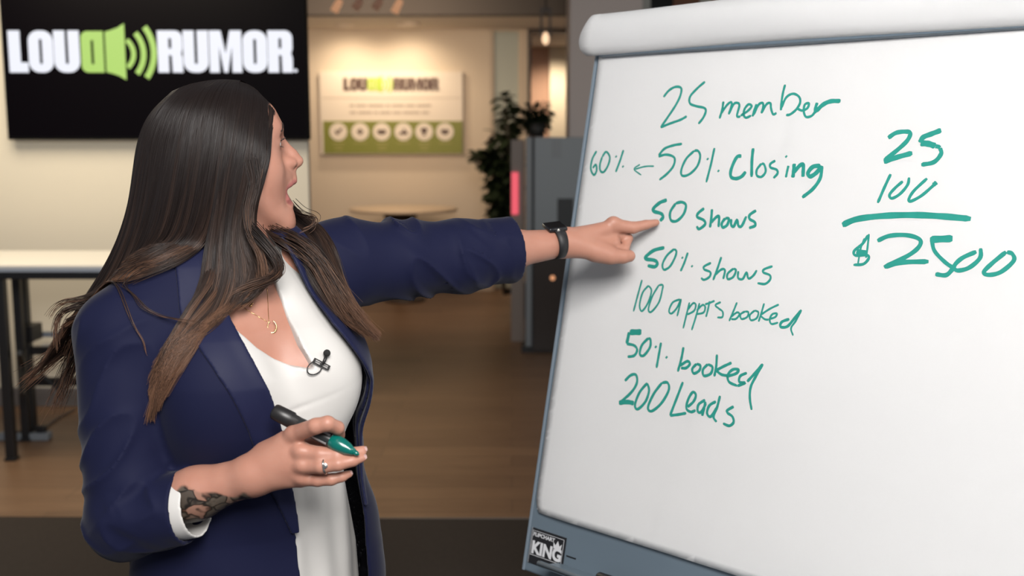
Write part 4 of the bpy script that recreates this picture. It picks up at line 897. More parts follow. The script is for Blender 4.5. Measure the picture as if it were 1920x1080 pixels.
def tattoo_nodes(m):                                        # the inked forearm: bands, ovals and dark outlines in the skin
    nt = m.node_tree; L = nt.links; bs_ = nt.nodes['Principled BSDF']; src = bs_.inputs['Base Color'].links[0].from_socket
    tcn = nt.nodes.new('ShaderNodeTexCoord'); nz = nt.nodes.new('ShaderNodeTexNoise'); nz.inputs['Scale'].default_value = 30; nz.inputs['Detail'].default_value = 2
    L.new(tcn.outputs['Object'], nz.inputs['Vector'])
    wp = nt.nodes.new('ShaderNodeMix'); wp.data_type = 'VECTOR'; wp.inputs[0].default_value = 0.06
    L.new(tcn.outputs['Object'], wp.inputs[4]); L.new(nz.outputs['Color'], wp.inputs[5])
    vo = nt.nodes.new('ShaderNodeTexVoronoi'); vo.inputs['Scale'].default_value = 44; vo.feature = 'DISTANCE_TO_EDGE'; L.new(wp.outputs[1], vo.inputs['Vector'])
    v2 = nt.nodes.new('ShaderNodeTexVoronoi'); v2.inputs['Scale'].default_value = 44; L.new(wp.outputs[1], v2.inputs['Vector'])
    cell = nt.nodes.new('ShaderNodeValToRGB'); e = cell.color_ramp.elements; e[0].position = .25; e[0].color = (.060, .046, .036, 1); e[1].position = .85; e[1].color = (.30, .15, .105, 1); q = e.new(.55); q.color = (.125, .100, .075, 1)
    L.new(v2.outputs['Color'], cell.inputs[0])
    ln = nt.nodes.new('ShaderNodeValToRGB'); e = ln.color_ramp.elements; e[0].position = .03; e[0].color = (.028, .022, .020, 1); e[1].position = .14; e[1].color = (1, 1, 1, 1); L.new(vo.outputs['Distance'], ln.inputs[0])
    mu = nt.nodes.new('ShaderNodeMix'); mu.data_type = 'RGBA'; mu.blend_type = 'MULTIPLY'; mu.inputs[0].default_value = 0.85; L.new(cell.outputs[0], mu.inputs[6]); L.new(ln.outputs[0], mu.inputs[7])
    aa = nt.nodes.new('ShaderNodeAttribute'); aa.attribute_name = 'tattoo'
    al = nt.nodes.new('ShaderNodeAttribute'); al.attribute_name = 'lip'; ml = nt.nodes.new('ShaderNodeMix'); ml.data_type = 'RGBA'; ml.inputs[7].default_value = (.33, .115, .100, 1); L.new(al.outputs['Fac'], ml.inputs[0]); L.new(src, ml.inputs[6]); src = ml.outputs[2]
    ah = nt.nodes.new('ShaderNodeAttribute'); ah.attribute_name = 'hair_roots'; mh = nt.nodes.new('ShaderNodeMix'); mh.data_type = 'RGBA'; mh.inputs[7].default_value = (.013, .009, .008, 1); L.new(ah.outputs['Fac'], mh.inputs[0]); L.new(src, mh.inputs[6]); src = mh.outputs[2]
    fi = nt.nodes.new('ShaderNodeMix'); fi.data_type = 'RGBA'; L.new(aa.outputs['Fac'], fi.inputs[0]); L.new(src, fi.inputs[6]); L.new(mu.outputs[2], fi.inputs[7]); L.new(fi.outputs[2], bs_.inputs['Base Color'])
tattoo_nodes(M_skin)

V, Q = skin(BODY, (-.70, 1.44, .71), (.33, 2.20, 1.66), .0022)
person = skin_mesh('person', V, Q, [M_skin, M_skin, M_mouth])
tag(person, 'long haired woman in a navy blazer and white blouse pointing at the flip chart', 'person')
def seg_dist(P, pts):
    d = np.full(len(P), 9.0)
    for a, b in zip(pts[:-1], pts[1:]):
        a, b = np.asarray(a), np.asarray(b); t = cl((P - a) @ (b - a) / ((b - a) @ (b - a)), 0, 1)
        d = np.minimum(d, np.linalg.norm(P - a - t[:, None] * (b - a), axis=1))
    return d
FC = V[Q].mean(1); mi = np.zeros(len(Q), np.int32); L_ = (FC - HC) @ HR
near = np.linalg.norm(FC - HC, axis=1) < .2
mi[near & (((L_[:, 0] - .103) / .0355) ** 2 + (L_[:, 1] / .0258) ** 2 + ((L_[:, 2] + .070) / .0160) ** 2 < 1.0)] = 2
mi[near & (((L_[:, 0] - .080) / .0315) ** 2 + (L_[:, 1] / .0212) ** 2 + ((L_[:, 2] + .070) / .0166) ** 2 < 1.0)] = 2
LV = (V - HC) @ HR; lipd = np.minimum(seg_dist(V, [hd(*p) for p in UL]), seg_dist(V, [hd(*p) for p in LLp]))
lip = cl((.0078 - lipd) / .0016, 0, 1) * cl((-.0440 - LV[:, 2]) / .002, 0, 1) * cl((LV[:, 2] + .0975) / .002, 0, 1) * cl((LV[:, 0] - .080) / .004, 0, 1) * (np.linalg.norm(V - HC, axis=1) < .2)
root = cl((LV[:, 2] - .050) / .006, 0, 1) * cl((.0735 - .42 * np.maximum(np.abs(LV[:, 1]) - .02, 0) - LV[:, 0]) / .004, 0, 1) * (np.linalg.norm(V - HC, axis=1) < .2)
at_ = person.data.attributes.new('hair_roots', 'FLOAT', 'POINT'); at_.data.foreach_set('value', root.astype(np.float32))
at_ = person.data.attributes.new('lip', 'FLOAT', 'POINT'); at_.data.foreach_set('value', lip.astype(np.float32))
fa = unit(RWR - REL); tt = (FC - REL) @ fa; LF = np.linalg.norm(RWR - REL)
rad = FC - REL - tt[:, None] * fa; rz = rad @ unit(np.cross(fa, np.cross(fa, (0, 0, -1.0))))
on = (np.linalg.norm(rad, axis=1) < .06) & (tt > .06) & (tt < LF - .012)
person.data.polygons.foreach_set('material_index', mi); person.data.update()
tt = (V - REL) @ fa; rad = V - REL - tt[:, None] * fa
low = rad @ unit(np.array([0.1, -.2, -1.0])) + .010 - .036 * cl((tt - LF * .56) / (LF * .42), 0, 1) + .004 * np.sin(60 * tt) + .003 * np.sin(150 * tt + 1)
tat = cl(low / .004 + .5, 0, 1) * cl((tt - .05) / .01, 0, 1) * cl((LF - .004 - tt) / .006, 0, 1) * (np.linalg.norm(rad, axis=1) < .06)
at_ = person.data.attributes.new('tattoo', 'FLOAT', 'POINT'); at_.data.foreach_set('value', tat.astype(np.float32))

V, Q = skin(bz_out, LO, HI, .0028, bz_post)
blazer = skin_mesh('blazer', V, Q, M_navy, person, 3)
V, Q = skin(bz_out, LO, HI, .0022, lapel_post)
skin_mesh('lapel', V, Q, M_lapel, blazer, 3)
V, Q = skin(torso_only, LO, (.10, 2.10, 1.25), .0032, lin_post)
skin_mesh('lining', V, Q, M_lining, blazer, 3)['label'] = 'dark lining inside the blazer front'
# ---- blouse
bl_tab = [(1.38, .080, .066, -.01, 0), (1.345, .130, .078, -.006, 0), (1.31, .160, .090, 0, 0), (1.25, .168, .115, .016, 0), (1.18, .166, .132, .026, 0), (1.10, .160, .142, .030, .0),
          (1.0, .160, .140, .025, .005), (.92, .172, .140, .015, .008), (.84, .186, .145, .008, .008), (.72, .192, .148, .004, .008)]
def bl_disp(s, q, z):
    a = cl((1.13 - z) / .14, 0, 1)
    return a * (.0050 * np.sin(s * 60 + 5 * np.sin(z * 5)) * (.6 + .4 * np.sin(z * 9 + 3)) + .003 * np.sin(s * 110 + 8 * z)) + (1 - a) * .0062 * np.sin(46 * (z + .55 * s) + 3 * np.sin(20 * s)) * cl((z - 1.14) / .05, 0, 1) + -.0030 * np.exp(-((z - 1.128 - .25 * s) / .004) ** 2)
bl_out = Field([('u', loft(bl_tab, 1.375, .74, bl_disp), 0), ('u', ellip(td(-.080, .110, 1.158), (.080, .070, .094), np.stack([TA, TF, UZ], 1)), .05), ('u', ellip(td(.082, .110, 1.160), (.080, .070, .094), np.stack([TA, TF, UZ], 1)), .05)])
nR = edge_table(bl_out, [(425, 598), (450, 624), (482, 652), (515, 673), (550, 687), (588, 693)])
nL = edge_table(bl_out, [(513, 518), (530, 566), (548, 610), (568, 652), (590, 691)])
zv = min(nR[0, 0], nL[0, 0])
nR, nL = ext(nR, nR[-1, 1] - .02), ext(nL, nL[-1, 1] - .005)
def neckline(P):
    s, q, z = tq(P)
    return np.minimum(np.minimum(np.minimum(s - np.interp(z, nR[:, 0], nR[:, 1]), np.interp(z, nL[:, 0], nL[:, 1]) - s), q), z - zv)
V, Q = skin(bl_out, LO, HI, .0025, lambda P, d: np.maximum(d, neckline(P)))
blouse = skin_mesh('blouse', V, Q, M_blouse, person, 2)
# white shirt cuffs turned at the ends of both sleeves
for c_, ax_, r0, dd in ((RCUF, rc_ax, .0500, .017), (LCUF + np.array([0, 0, -.004]), lc_ax, .0480, .0035)):
    o_ = Field([('u', capsule(c_ - ax_ * .05, c_ + ax_ * .05, r0 + .002, r0 - .004), 0)])
    V, Q = skin(o_, c_ - .13, c_ + .13, .0022, lambda P, d, c_=c_, ax_=ax_, dd=dd: np.maximum(np.abs(d + .0015) - .0018, np.maximum((P - c_) @ ax_ - dd, -((P - c_) @ ax_) - .03)))
    skin_mesh('cuff', V, Q, M_blouse, blouse, 2)
# trousers and shoes, below the frame
M_trou = mat('black_trousers', (0.012, 0.012, 0.014), 0.8)
tr_ops = []
for sg in (-1, 1):
    tr_ops += [('u', capsule(td(sg * .085, 0, .86), td(sg * .10, .01, .48), .098, .068), .04), ('u', capsule(td(sg * .10, .01, .48), td(sg * .105, 0, .075), .068, .062), .02)]
tr_ops.append(('u', ellip(td(0, 0, .86), (.178, .125, .10), np.stack([TA, TF, UZ], 1)), .05))
V, Q = skin(Field(tr_ops), (-.80, 1.45, .01), (-.10, 2.05, .95), .006, lambda P, d: np.maximum(d, .06 - P[:, 2]))
skin_mesh('trousers', V, Q, M_trou, person)
M_shoe = mat('black_shoe', (0.01, 0.01, 0.01), 0.35)
for sg in (-1, 1):
    f_ = Field([('u', capsule(td(sg * .105, -.03, .052), td(sg * .115, .13, .042), .036, .028), 0), ('u', capsule(td(sg * .105, -.02, .09), td(sg * .105, -.03, .05), .038, .036), .03)])
    c_ = td(sg * .11, .05, .06)
    V, Q = skin(f_, c_ - .2, c_ + .2, .005, lambda P, d: np.maximum(d, .0145 - P[:, 2]))
    skin_mesh('shoe', V, Q, M_shoe, person)

# ---- eyes, brows, lashes, teeth
M_scl = mat('eye_white', (0.72, 0.68, 0.65), 0.2); M_iris = mat('iris_brown', (0.07, 0.035, 0.018), 0.15); M_pup = mat('pupil', (0.003, 0.003, 0.003), 0.1)
for sg in (-1, 1):
    gz_ = Matrix.Translation(Vector(hd(.0704, sg * .0325, .0142))) @ frame_matrix((0, 0, 0), HR @ np.array([0, 1, 0]), HR @ np.array([0, 0, 1]), HR @ np.array([1, 0, 0])) @ Matrix.Rotation(-0.10, 4, 'X')
    R0 = .0122
    ring = lambda a: (R0 * math.sin(a), R0 * math.cos(a))
    ey = part('eye', lathe(B(), [ring(a) for a in np.linspace(PI - .05, .46, 14)], 24, gz_), M_scl, person, True)
    part('iris', lathe(B(), [ring(a) for a in np.linspace(.46, .20, 5)], 24, gz_), M_iris, ey, True)
    part('pupil', lathe(B(), [(.0028, .01197), (.0026, .01215), (.001, .0124)], 20, gz_), M_pup, ey, True)
def to_skin(p):
    for _ in range(4): p = p - HF * BODY(p[None])[0]
    return p
M_brow = mat('brow_brown', (0.045, 0.026, 0.020), 0.6)
for sg in (-1, 1):
    bm = B(); r = random.Random(3)
    for i in range(130):
        t = r.random(); base = np.array([.0922 - .0175 * t ** 1.5, sg * (.010 + .036 * t), .0372 + .0075 * math.sin(PI * min(1, t * 1.15)) - .003 * t + r.uniform(-.0026, .0026) * (1.1 - .7 * t)])
        d = np.array([-.3, sg * (.5 + .5 * t), .75 - .9 * t]); d /= np.linalg.norm(d); L = .0085 * (1.1 - .4 * t)
        p_ = to_skin(hd(*base)); dw = HR @ d
        tube(bm, [p_ - HF * .001, p_ + dw * L * .4 + HF * .0005, p_ + dw * L * .75 - HF * .0008], [.0006, .0005, .0002], 4)
    part('eyebrow', bm, M_brow, person)
    bm = B()
    for i in range(34):
        a = -1.15 + 2.3 * i / 33
        base = np.array([.0700 + .0132 * math.cos(a * .8), sg * .0325 + .0132 * math.sin(a), .0180 + .001 * math.cos(a)]); o_ = np.array([math.cos(a * .8), math.sin(a) * .8, .45]) * .0070
        tube(bm, [hd(*base), hd(*(base + o_ * .55 + [0, 0, -.0005])), hd(*(base + o_ + [0, 0, .0018]))], [.00026, .0002, .00008], 4)
    for i in range(22):
        a = -1.1 + 2.2 * i / 21
        base = np.array([.0696 + .0130 * math.cos(a * .8), sg * .0325 + .0128 * math.sin(a), .0095]); o_ = np.array([math.cos(a * .8), math.sin(a) * .8, -.45]) * .0045
        tube(bm, [hd(*base), hd(*(base + o_))], [.0003, .0001], 4)
    tube(bm, [hd(.0706 + .0130 * math.cos(a * .8), sg * .0325 + .0130 * math.sin(a), .0176 + .001 * math.cos(a)) for a in np.linspace(-1.15, 1.15, 16)], .0008, 5)
    part('eyelashes', bm, M_brow, person)
M_tooth = mat('teeth', (0.70, 0.66, 0.60), 0.25)
for nm, zc, xo, cnt in (('upper_teeth', -.0585, .0985, 8), ('lower_teeth', -.0845, .0915, 8)):
    bm = B()
    for i in range(cnt):
        a = (i - (cnt - 1) / 2) * .26
        c_ = np.array([xo - .022 + .022 * math.cos(a * 1.15), .021 * math.sin(a), zc]); M_ = frame_matrix(hd(*c_), HF * math.cos(a) + HL * math.sin(a), HL * math.cos(a) - HF * math.sin(a), UZ)
        box(bm, (-.003, -.0028, -.0045), (.002, .0028, .0045), .0012, M_)
    part(nm, bm, M_tooth, person, True)
part('tongue', lathe(B(), [(.001, -.012), (.010, -.009), (.015, 0), (.013, .006), (.004, .010)], 18, frame_matrix(hd(.078, 0, -.079), HL, UZ * .6, HF * 1.5)), mat('tongue', (0.36, 0.12, 0.11), 0.35), person, True)

# ---- hair: guide locks (photo column, photo row, distance), filled with strands
HAIR_FRONT = [                                                    # near side, over the ear and down the chest, front to back
  [(489,184,1.795),(496,212,1.762),(504,250,1.738),(507,290,1.722),(497,330,1.712),(480,372,1.704),(468,412,1.700),(471,452,1.690),(500,488,1.680),(516,512,1.676),(498,536,1.672),(460,556,1.660)],
  [(483,171,1.79),(487,203,1.75),(492,250,1.712),(491,300,1.696),(474,350,1.688),(452,402,1.682),(449,452,1.676),(466,502,1.664),(458,540,1.650),(432,580,1.626),(400,615,1.600),(374,648,1.582)],
  [(466,159,1.785),(462,190,1.73),(458,240,1.690),(450,300,1.678),(436,370,1.674),(424,440,1.668),(426,495,1.652),(418,548,1.632),(394,596,1.603),(365,646,1.583),(345,700,1.570),(312,762,1.562)],
  [(442,151,1.775),(430,185,1.712),(420,240,1.681),(410,310,1.670),(400,390,1.665),(388,455,1.660),(380,510,1.645),(368,556,1.625),(346,597,1.603),(325,648,1.585),(303,706,1.570),(268,788,1.560)],
]
HAIR = [                                                          # near side, falling behind the shoulder
  [(450,151,1.78),(438,185,1.712),(430,240,1.681),(420,310,1.670),(410,380,1.667),(398,430,1.668),(375,475,1.668),(345,510,1.664),(312,538,1.658),(280,558,1.652),(250,573,1.650),(222,586,1.648)],
  [(420,149,1.765),(390,185,1.700),(375,240,1.677),(365,310,1.667),(352,385,1.666),(336,440,1.668),(312,484,1.670),(283,518,1.668),(252,544,1.662),(225,562,1.660),(200,575,1.658),(176,586,1.660)],
  [(392,151,1.755),(350,185,1.697),(330,245,1.681),(318,320,1.675),(305,395,1.674),(288,452,1.676),(264,500,1.678),(238,532,1.676),(212,556,1.670),(190,571,1.668),(168,583,1.668),(148,594,1.670)],
  [(362,157,1.745),(316,195,1.703),(290,260,1.690),(278,340,1.690),(265,410,1.690),(244,474,1.688),(216,526,1.684),(190,558,1.680),(168,576,1.678),(152,588,1.678),(136,600,1.678),(118,612,1.680)],
  [(337,165,1.74),(292,205,1.712),(267,265,1.705),(255,330,1.705),(245,400,1.706),(222,475,1.706),(190,535,1.704),(165,566,1.705),(148,584,1.71),(130,602,1.71),(110,628,1.71),(88,660,1.71)],
  [(322,172,1.75),(278,214,1.732),(256,270,1.730),(247,340,1.732),(237,400,1.734),(213,468,1.737),(180,530,1.740),(154,568,1.745),(132,600,1.75),(108,645,1.75),(82,680,1.75),(50,712,1.75)],
]
HAIR_BACK = [                                                     # behind the head and the back
  [(322,172,1.75),(280,216,1.742),(260,272,1.745),(252,340,1.75),(243,402,1.757),(222,470,1.765),(196,528,1.775),(172,568,1.785),(154,598,1.79),(134,640,1.79),(118,690,1.79),(104,745,1.79)],
  [(350,160,1.77),(305,205,1.79),(282,265,1.81),(275,335,1.83),(270,400,1.85),(260,450,1.87),(250,490,1.88),(243,515,1.89),(238,535,1.895),(235,550,1.90),(232,562,1.905),(230,570,1.91)],
  [(390,150,1.78),(350,190,1.83),(330,255,1.86),(325,330,1.88),(322,390,1.89),(322,430,1.895),(324,460,1.90),(326,485,1.905),(328,500,1.91),(330,515,1.91),(332,525,1.915),(334,535,1.92)],
]
HAIR_FAR = [                                                      # over the far shoulder, down the chest
  [(487,177,1.79),(492,202,1.845),(504,250,1.885),(517,310,1.890),(534,365,1.880),(555,400,1.860),(582,424,1.830),(608,454,1.798),(630,502,1.772),(650,552,1.746),(674,598,1.725),(710,634,1.705)],
  [(456,153,1.79),(474,190,1.86),(490,250,1.885),(508,310,1.885),(528,365,1.875),(552,402,1.855),(578,426,1.825),(604,456,1.795),(626,502,1.770),(646,552,1.745),(670,598,1.725),(708,634,1.705)],
  [(440,151,1.79),(458,200,1.87),(470,260,1.89),(485,320,1.89),(505,375,1.88),(532,418,1.855),(558,452,1.815),(584,492,1.780),(606,534,1.755),(628,574,1.735),(652,606,1.718),(692,630,1.702)],
  [(424,150,1.79),(440,210,1.87),(450,270,1.89),(462,330,1.885),(482,385,1.87),(508,428,1.84),(530,466,1.795),(554,504,1.765),(578,540,1.748),(604,572,1.733),(632,598,1.718),(668,616,1.705)],
]
WISPS = [
  ([(474,412,1.800),(494,436,1.790),(524,450,1.768),(556,462,1.756),(590,486,1.750),(618,530,1.745),(646,574,1.735),(672,606,1.722)], .011, 420),                                                        # single flying locks: path, spread (m), strands, length share
  ([(214,520,1.70),(180,552,1.69),(150,562,1.685),(122,566,1.68),(104,578,1.68),(92,596,1.68)], .004, 22),
  ([(205,540,1.70),(168,568,1.69),(130,578,1.68),(110,596,1.675),(104,625,1.67),(106,655,1.67)], .005, 34),
  ([(190,550,1.76),(160,572,1.75),(142,600,1.745),(136,630,1.74),(132,650,1.74)], .004, 24),
  ([(190,580,1.80),(160,612,1.79),(134,642,1.78),(105,668,1.77),(72,694,1.76),(40,718,1.76)], .010, 110),
  ([(190,610,1.80),(160,645,1.80),(134,690,1.80),(116,735,1.79),(100,772,1.79)], .012, 90),
  ([(190,590,1.78),(160,616,1.77),(135,640,1.76),(120,676,1.76)], .006, 30),
  ([(300,535,1.665),(262,560,1.645),(262,578,1.61),(300,592,1.59),(345,600,1.58),(372,604,1.575)], .003, 5),
  ([(270,545,1.665),(238,572,1.64),(245,610,1.60),(268,650,1.59),(296,680,1.58)], .003, 4),
  ([(545,384,1.87),(564,400,1.83),(584,405,1.79),(592,412,1.79),(584,424,1.785),(562,432,1.78)], .005, 16),
  ([(470,430,1.672),(492,452,1.664),(516,480,1.66),(524,505,1.658),(510,522,1.656),(478,532,1.652),(440,548,1.642),(405,572,1.625)],   .005, 240),
  ([(472,300,1.69),(478,345,1.685),(466,395,1.675),(470,440,1.668),(490,480,1.664),(496,520,1.66)], .005, 220),
  ([(497,212,1.760),(497,262,1.725),(492,300,1.708),(484,340,1.695),(470,380,1.688),(462,420,1.68)], .003, 90),
]
def to3(g): return np.array([at(*p) for p in g])
guides = [to3(g) for g in HAIR]; gfront = [to3(g) for g in HAIR_FRONT]; gback = [to3(g) for g in HAIR_BACK]; gfar = [to3(g) for g in HAIR_FAR]
NP_ = 30
def resample(g, n=NP_): return catmull(g, n)
def fill(gs, count, layer, sway, clumps, jitter, seed):
    r = np.random.default_rng(seed); G = np.stack([resample(g) for g in gs]); K = len(G)
    u_ = r.random(count) * (K - 1); cid = np.floor(u_ / (K - 1) * clumps + r.normal(0, .35, count)).astype(int)
    pull = .45; uc = (cid + .5) / clumps * (K - 1)
    t = np.linspace(0, 1, NP_)
    uu = u_[:, None] + (uc - u_)[:, None] * pull * cl((t - .25) / .75, 0, 1)[None] * 1.6 ** .5
    uu = cl(uu, 0, K - 1.001); i = np.minimum(uu.astype(int), K - 2); f = (uu - i)[..., None]
    k_ = np.arange(NP_)[None].repeat(count, 0)
    g0, g1, g2, g3 = G[np.maximum(i - 1, 0), k_], G[i, k_], G[i + 1, k_], G[np.minimum(i + 2, K - 1), k_]
    S = .5 * (2 * g1 + (g2 - g0) * f + (2 * g0 - 5 * g1 + 4 * g2 - g3) * f ** 2 + (3 * g1 - g0 - 3 * g2 + g3) * f ** 3)
    # depth layers, clump waves and single-hair jitter
    lay = r.random(count) ** 1.3 * layer
    S[:, :, 1] += lay[:, None] * cl((t - .32) / .25, 0.06, 1)[None]
    ph = r.random((clumps * 3 + 9, 6)) * 6.283; c2 = (cid % (clumps * 3 + 9))
    for a in range(3):
        wv = np.sin(t[None] * 9 + ph[c2, a][:, None]) * .6 + np.sin(t[None] * 17 + ph[c2, a + 3][:, None]) * .35
        S[:, :, a] += sway * wv * (t[None] ** 1.6)
        S[:, :, a] += jitter * (r.normal(0, 1, (count, 1)) * t[None] + .15 * np.sin(t[None] * 15 + r.random((count, 1)) * 6.3) * t[None])
    tone_ = r.random(clumps * 3 + 9)[c2] * .75 + r.random(count) * .25
    cut = 1 - .34 * r.random(count) ** 1.8                       # uneven ends
    TONE.append(t[None] * cut[:, None] + (tone_[:, None] - .58) * .68)
    idx = t[None] * cut[:, None] * (NP_ - 1); i0 = np.minimum(idx.astype(int), NP_ - 2); fr = (idx - i0)[..., None]
    rr_ = np.arange(count)[:, None]
    return S[rr_, i0] * (1 - fr) + S[rr_, i0 + 1] * fr
TONE = []
parts_ = [fill(guides, 6800, .034, .0050, 40, .0016, 1), fill(gfront, 5200, .034, .0095, 22, .0016, 5), fill(gback, 1500, .02, .006, 12, .003, 2), fill(gfar, 3000, .026, .0060, 13, .0018, 3)]
wr = np.random.default_rng(9)
for g, sp, n in WISPS:
    G = resample(to3(g)); t = np.linspace(0, 1, NP_)
    o_ = wr.normal(0, 1, (n, 1, 3)) * sp; o2 = wr.normal(0, 1, (n, 1, 3)) * sp
    S = G[None] + o_ * (1 - t[None, :, None]) + o2 * t[None, :, None] * .8 + .14 * sp * np.sin(t[None, :, None] * 5 + wr.random((n, 1, 3)) * 6.3)
    cut = 1 - .35 * wr.random(n) ** 2; idx = t[None] * cut[:, None] * (NP_ - 1); i0 = np.minimum(idx.astype(int), NP_ - 2); fr = (idx - i0)[..., None]
    TONE.append(.34 + .62 * t[None] + (wr.random((n, 1)) - .5) * .4)
    rr_ = np.arange(n)[:, None]; parts_.append(S[rr_, i0] * (1 - fr) + S[rr_, i0 + 1] * fr)
ST = np.concatenate(parts_)
# keep every strand outside the head, the neck and the clothes
HEADF = Field([('u', hell((0.000, 0, .030), (.0885, .072, .078)), 0), ('u', hell((.030, 0, -.022), (.054, .060, .078)), .02), ('u', capsule(hd(-.022, 0, -.045), td(0, .0, 1.335), .054, .060), .02)])
CLOTH = Field(bz_out.ops + [('u', loft(torso_tab, 1.39, .72), 0)])
def push(F, P, gap, mask):
    Pm = P[mask]
    for _ in range(3):
        d = F(Pm); m = d < gap
        if not m.any(): break
        q = Pm[m]; e = .002
        g_ = np.stack([F(q + np.eye(3)[a] * e) - F(q - np.eye(3)[a] * e) for a in range(3)], 1); g_ /= np.maximum(np.linalg.norm(g_, axis=1, keepdims=True), 1e-6)
        Pm[m] = q + g_ * (gap - d[m])[:, None]
    P[mask] = Pm
FP = ST.reshape(-1, 3)
gapr = .004 + .010 * np.random.default_rng(4).random(len(ST)).repeat(NP_)
push(HEADF, FP, .0060, FP[:, 2] > 1.36)
push(CLOTH, FP, .007, FP[:, 2] < 1.42)
ST = FP.reshape(-1, NP_, 3)
for _ in range(4): ST[:, 1:-1] = .25 * ST[:, :-2] + .5 * ST[:, 1:-1] + .25 * ST[:, 2:]
# the dark mass the strands lie on
M_hairb = mat('hair_dark_mass', (0.010, 0.007, 0.006), 0.9, spec=0.05)
hops = [('u', hell((-.014, 0, .022), (.0830, .0715, .0770)), 0), ('u', hell((-.034, 0, -.04), (.060, .070, .080)), .03)]
for gs, ra, rb, n_ in ((guides[:-1], .014, .006, 15), (gfront[2:], .013, .005, 20), (gback[1:2], .014, .008, 16)):
    for g in gs:
        P_ = resample(g)[4:n_:2].copy(); P_[:, 1] += .036; P_[:, 0] += .006
        for a, b in zip(P_[:-1], P_[1:]): hops.append(('u', capsule(a, b, ra if a[2] > 1.35 else rb, ra if b[2] > 1.35 else rb), .012))
FACE = hell((.092, 0, -.030), (.096, .100, .120))
V, Q = skin(Field(hops), (-.78, 1.58, 1.15), (-.22, 1.98, 1.68), .0045, lambda P, d: np.maximum(d, -FACE.fn(P)))
hair = skin_mesh('hair', V, Q, M_hairb, person)
M_hair = bpy.data.materials.new('hair_strands'); M_hair.use_nodes = True
nt = M_hair.node_tree; b_ = nt.nodes['Principled BSDF']
b_.inputs['Roughness'].default_value = 0.38; b_.inputs['Specular IOR Level'].default_value = 0.24
r1 = nt.nodes.new('ShaderNodeValToRGB'); e = r1.color_ramp.elements
e[0].position = 0.30; e[0].color = (0.0095, 0.0062, 0.0055, 1); e[1].position = 1.05 - .05; e[1].color = (0.125, 0.064, 0.038, 1); e2 = e.new(0.70); e2.color = (0.030, 0.0175, 0.0130, 1)
ta = nt.nodes.new('ShaderNodeAttribute'); ta.attribute_name = 'tone'
nt.links.new(ta.outputs['Fac'], r1.inputs[0]); nt.links.new(r1.outputs[0], b_.inputs['Base Color'])
hc = bpy.data.hair_curves.new('hair_strands'); hc.add_curves([NP_] * len(ST))
hc.attributes['position'].data.foreach_set('vector', ST.astype(np.float32).ravel())
ra_ = hc.attributes.get('radius') or hc.attributes.new('radius', 'FLOAT', 'POINT')
rad_ = np.tile(.00048 * (1 - .65 * np.linspace(0, 1, NP_) ** 2.5), len(ST)).astype(np.float32)
ra_.data.foreach_set('value', rad_)
tn_ = hc.attributes.new('tone', 'FLOAT', 'POINT'); tn_.data.foreach_set('value', np.concatenate(TONE).astype(np.float32).ravel())
hc.materials.append(M_hair)
ho = bpy.data.objects.new('hair_strands', hc); COL.objects.link(ho); ho.parent = hair
scene.cycles_curves.shape = 'THICK' if hasattr(scene, 'cycles_curves') else None

# ---- fingernails
M_nail = mat('nail_pale_pink', (0.72, 0.50, 0.47), 0.2, spec=0.6); M_nail2 = mat('nail_natural', (0.58, 0.36, 0.30), 0.25)
def nail(pts, rad, m, L, out):
    a, b = at(*pts[-2]), at(*pts[-1]); d = unit(b - a); o_ = unit(np.asarray(out) - (np.asarray(out) @ d) * d); s_ = np.cross(o_, d)
    bm = B(); rows = []
    for i in range(7):
        t = i / 6; row = []
        for j in range(7):
            w = (j / 6 - .5) * 2; hw = rad * .80 * (1 - .55 * max(0, t - .55) ** 1.5 * 2.2)
            c_ = b + d * (-L * .62 + L * t) + s_ * hw * w + o_ * (rad * (.99 - .38 * w * w) - .0012 * t * t)
            row.append(bm.verts.new(c_))
        rows.append(row)
    for A, C2 in zip(rows[:-1], rows[1:]):
        for k in range(6): bm.faces.new((A[k], A[k + 1], C2[k + 1], C2[k]))
    bmesh.ops.solidify(bm, geom=bm.faces[:], thickness=.0007)
    part('fingernail', bm, m, person, True)
cdir = unit(CAM - at(620, 850, 1.5))
nail(MID, .0066, M_nail, .0150, cdir + UZ * .5); nail(RIN, .0062, M_nail, .0150, cdir + UZ * .45); nail(PIN, .0056, M_nail, .0125, cdir + UZ * .4)
nail([(1211, 421.5, 2.128), (1230, 417.5, 2.133)], .0068, M_nail2, .0120, UZ * 1.0 + cdir * .4)

# ---- ring, watch, necklaces (worn)
M_silver = mat('silver', (0.72, 0.70, 0.66), 0.18, metal=1.0); M_gold = mat('gold_chain', (0.62, 0.40, 0.18), 0.25, metal=1.0)
rc0, rd = at(610, 873.3, 1.4955), unit(at(634, 870, 1.494) - at(602, 874, 1.496))
e1 = unit(np.cross(rd, UZ)); e2_ = np.cross(rd, e1); Rr = .0109
bm = B(); tube(bm, [rc0 + (e1 * math.cos(a) + e2_ * math.sin(a)) * Rr for a in np.linspace(0, 2 * PI, 28, endpoint=False)], .0018, 8, closed=True)
rg = part('ring', bm, M_silver, person, True)
fc = rc0 + unit(cdir) * (Rr + .0006)
part('ring_stone', lathe(B(), [(.0006, -.002), (.0042, 0), (.0036, .0014), (.001, .0022)], 10, frame_matrix(fc, np.cross(UZ, cdir) / np.linalg.norm(np.cross(UZ, cdir)), unit(np.cross(cdir, np.cross(UZ, cdir))), unit(cdir))), M_silver, rg)
wc = at(1044, 455.5, 2.066); wa = unit(LWR - LEL); u1 = unit(UZ - (UZ @ wa) * wa); u2 = np.cross(wa, u1)
M_strap = mat('watch_strap_black', (0.010, 0.010, 0.011), 0.55); M_wcase = mat('watch_case_black', (0.012, 0.012, 0.014), 0.2); M_wglass = mat('watch_glass', (0.004, 0.004, 0.005), 0.06)
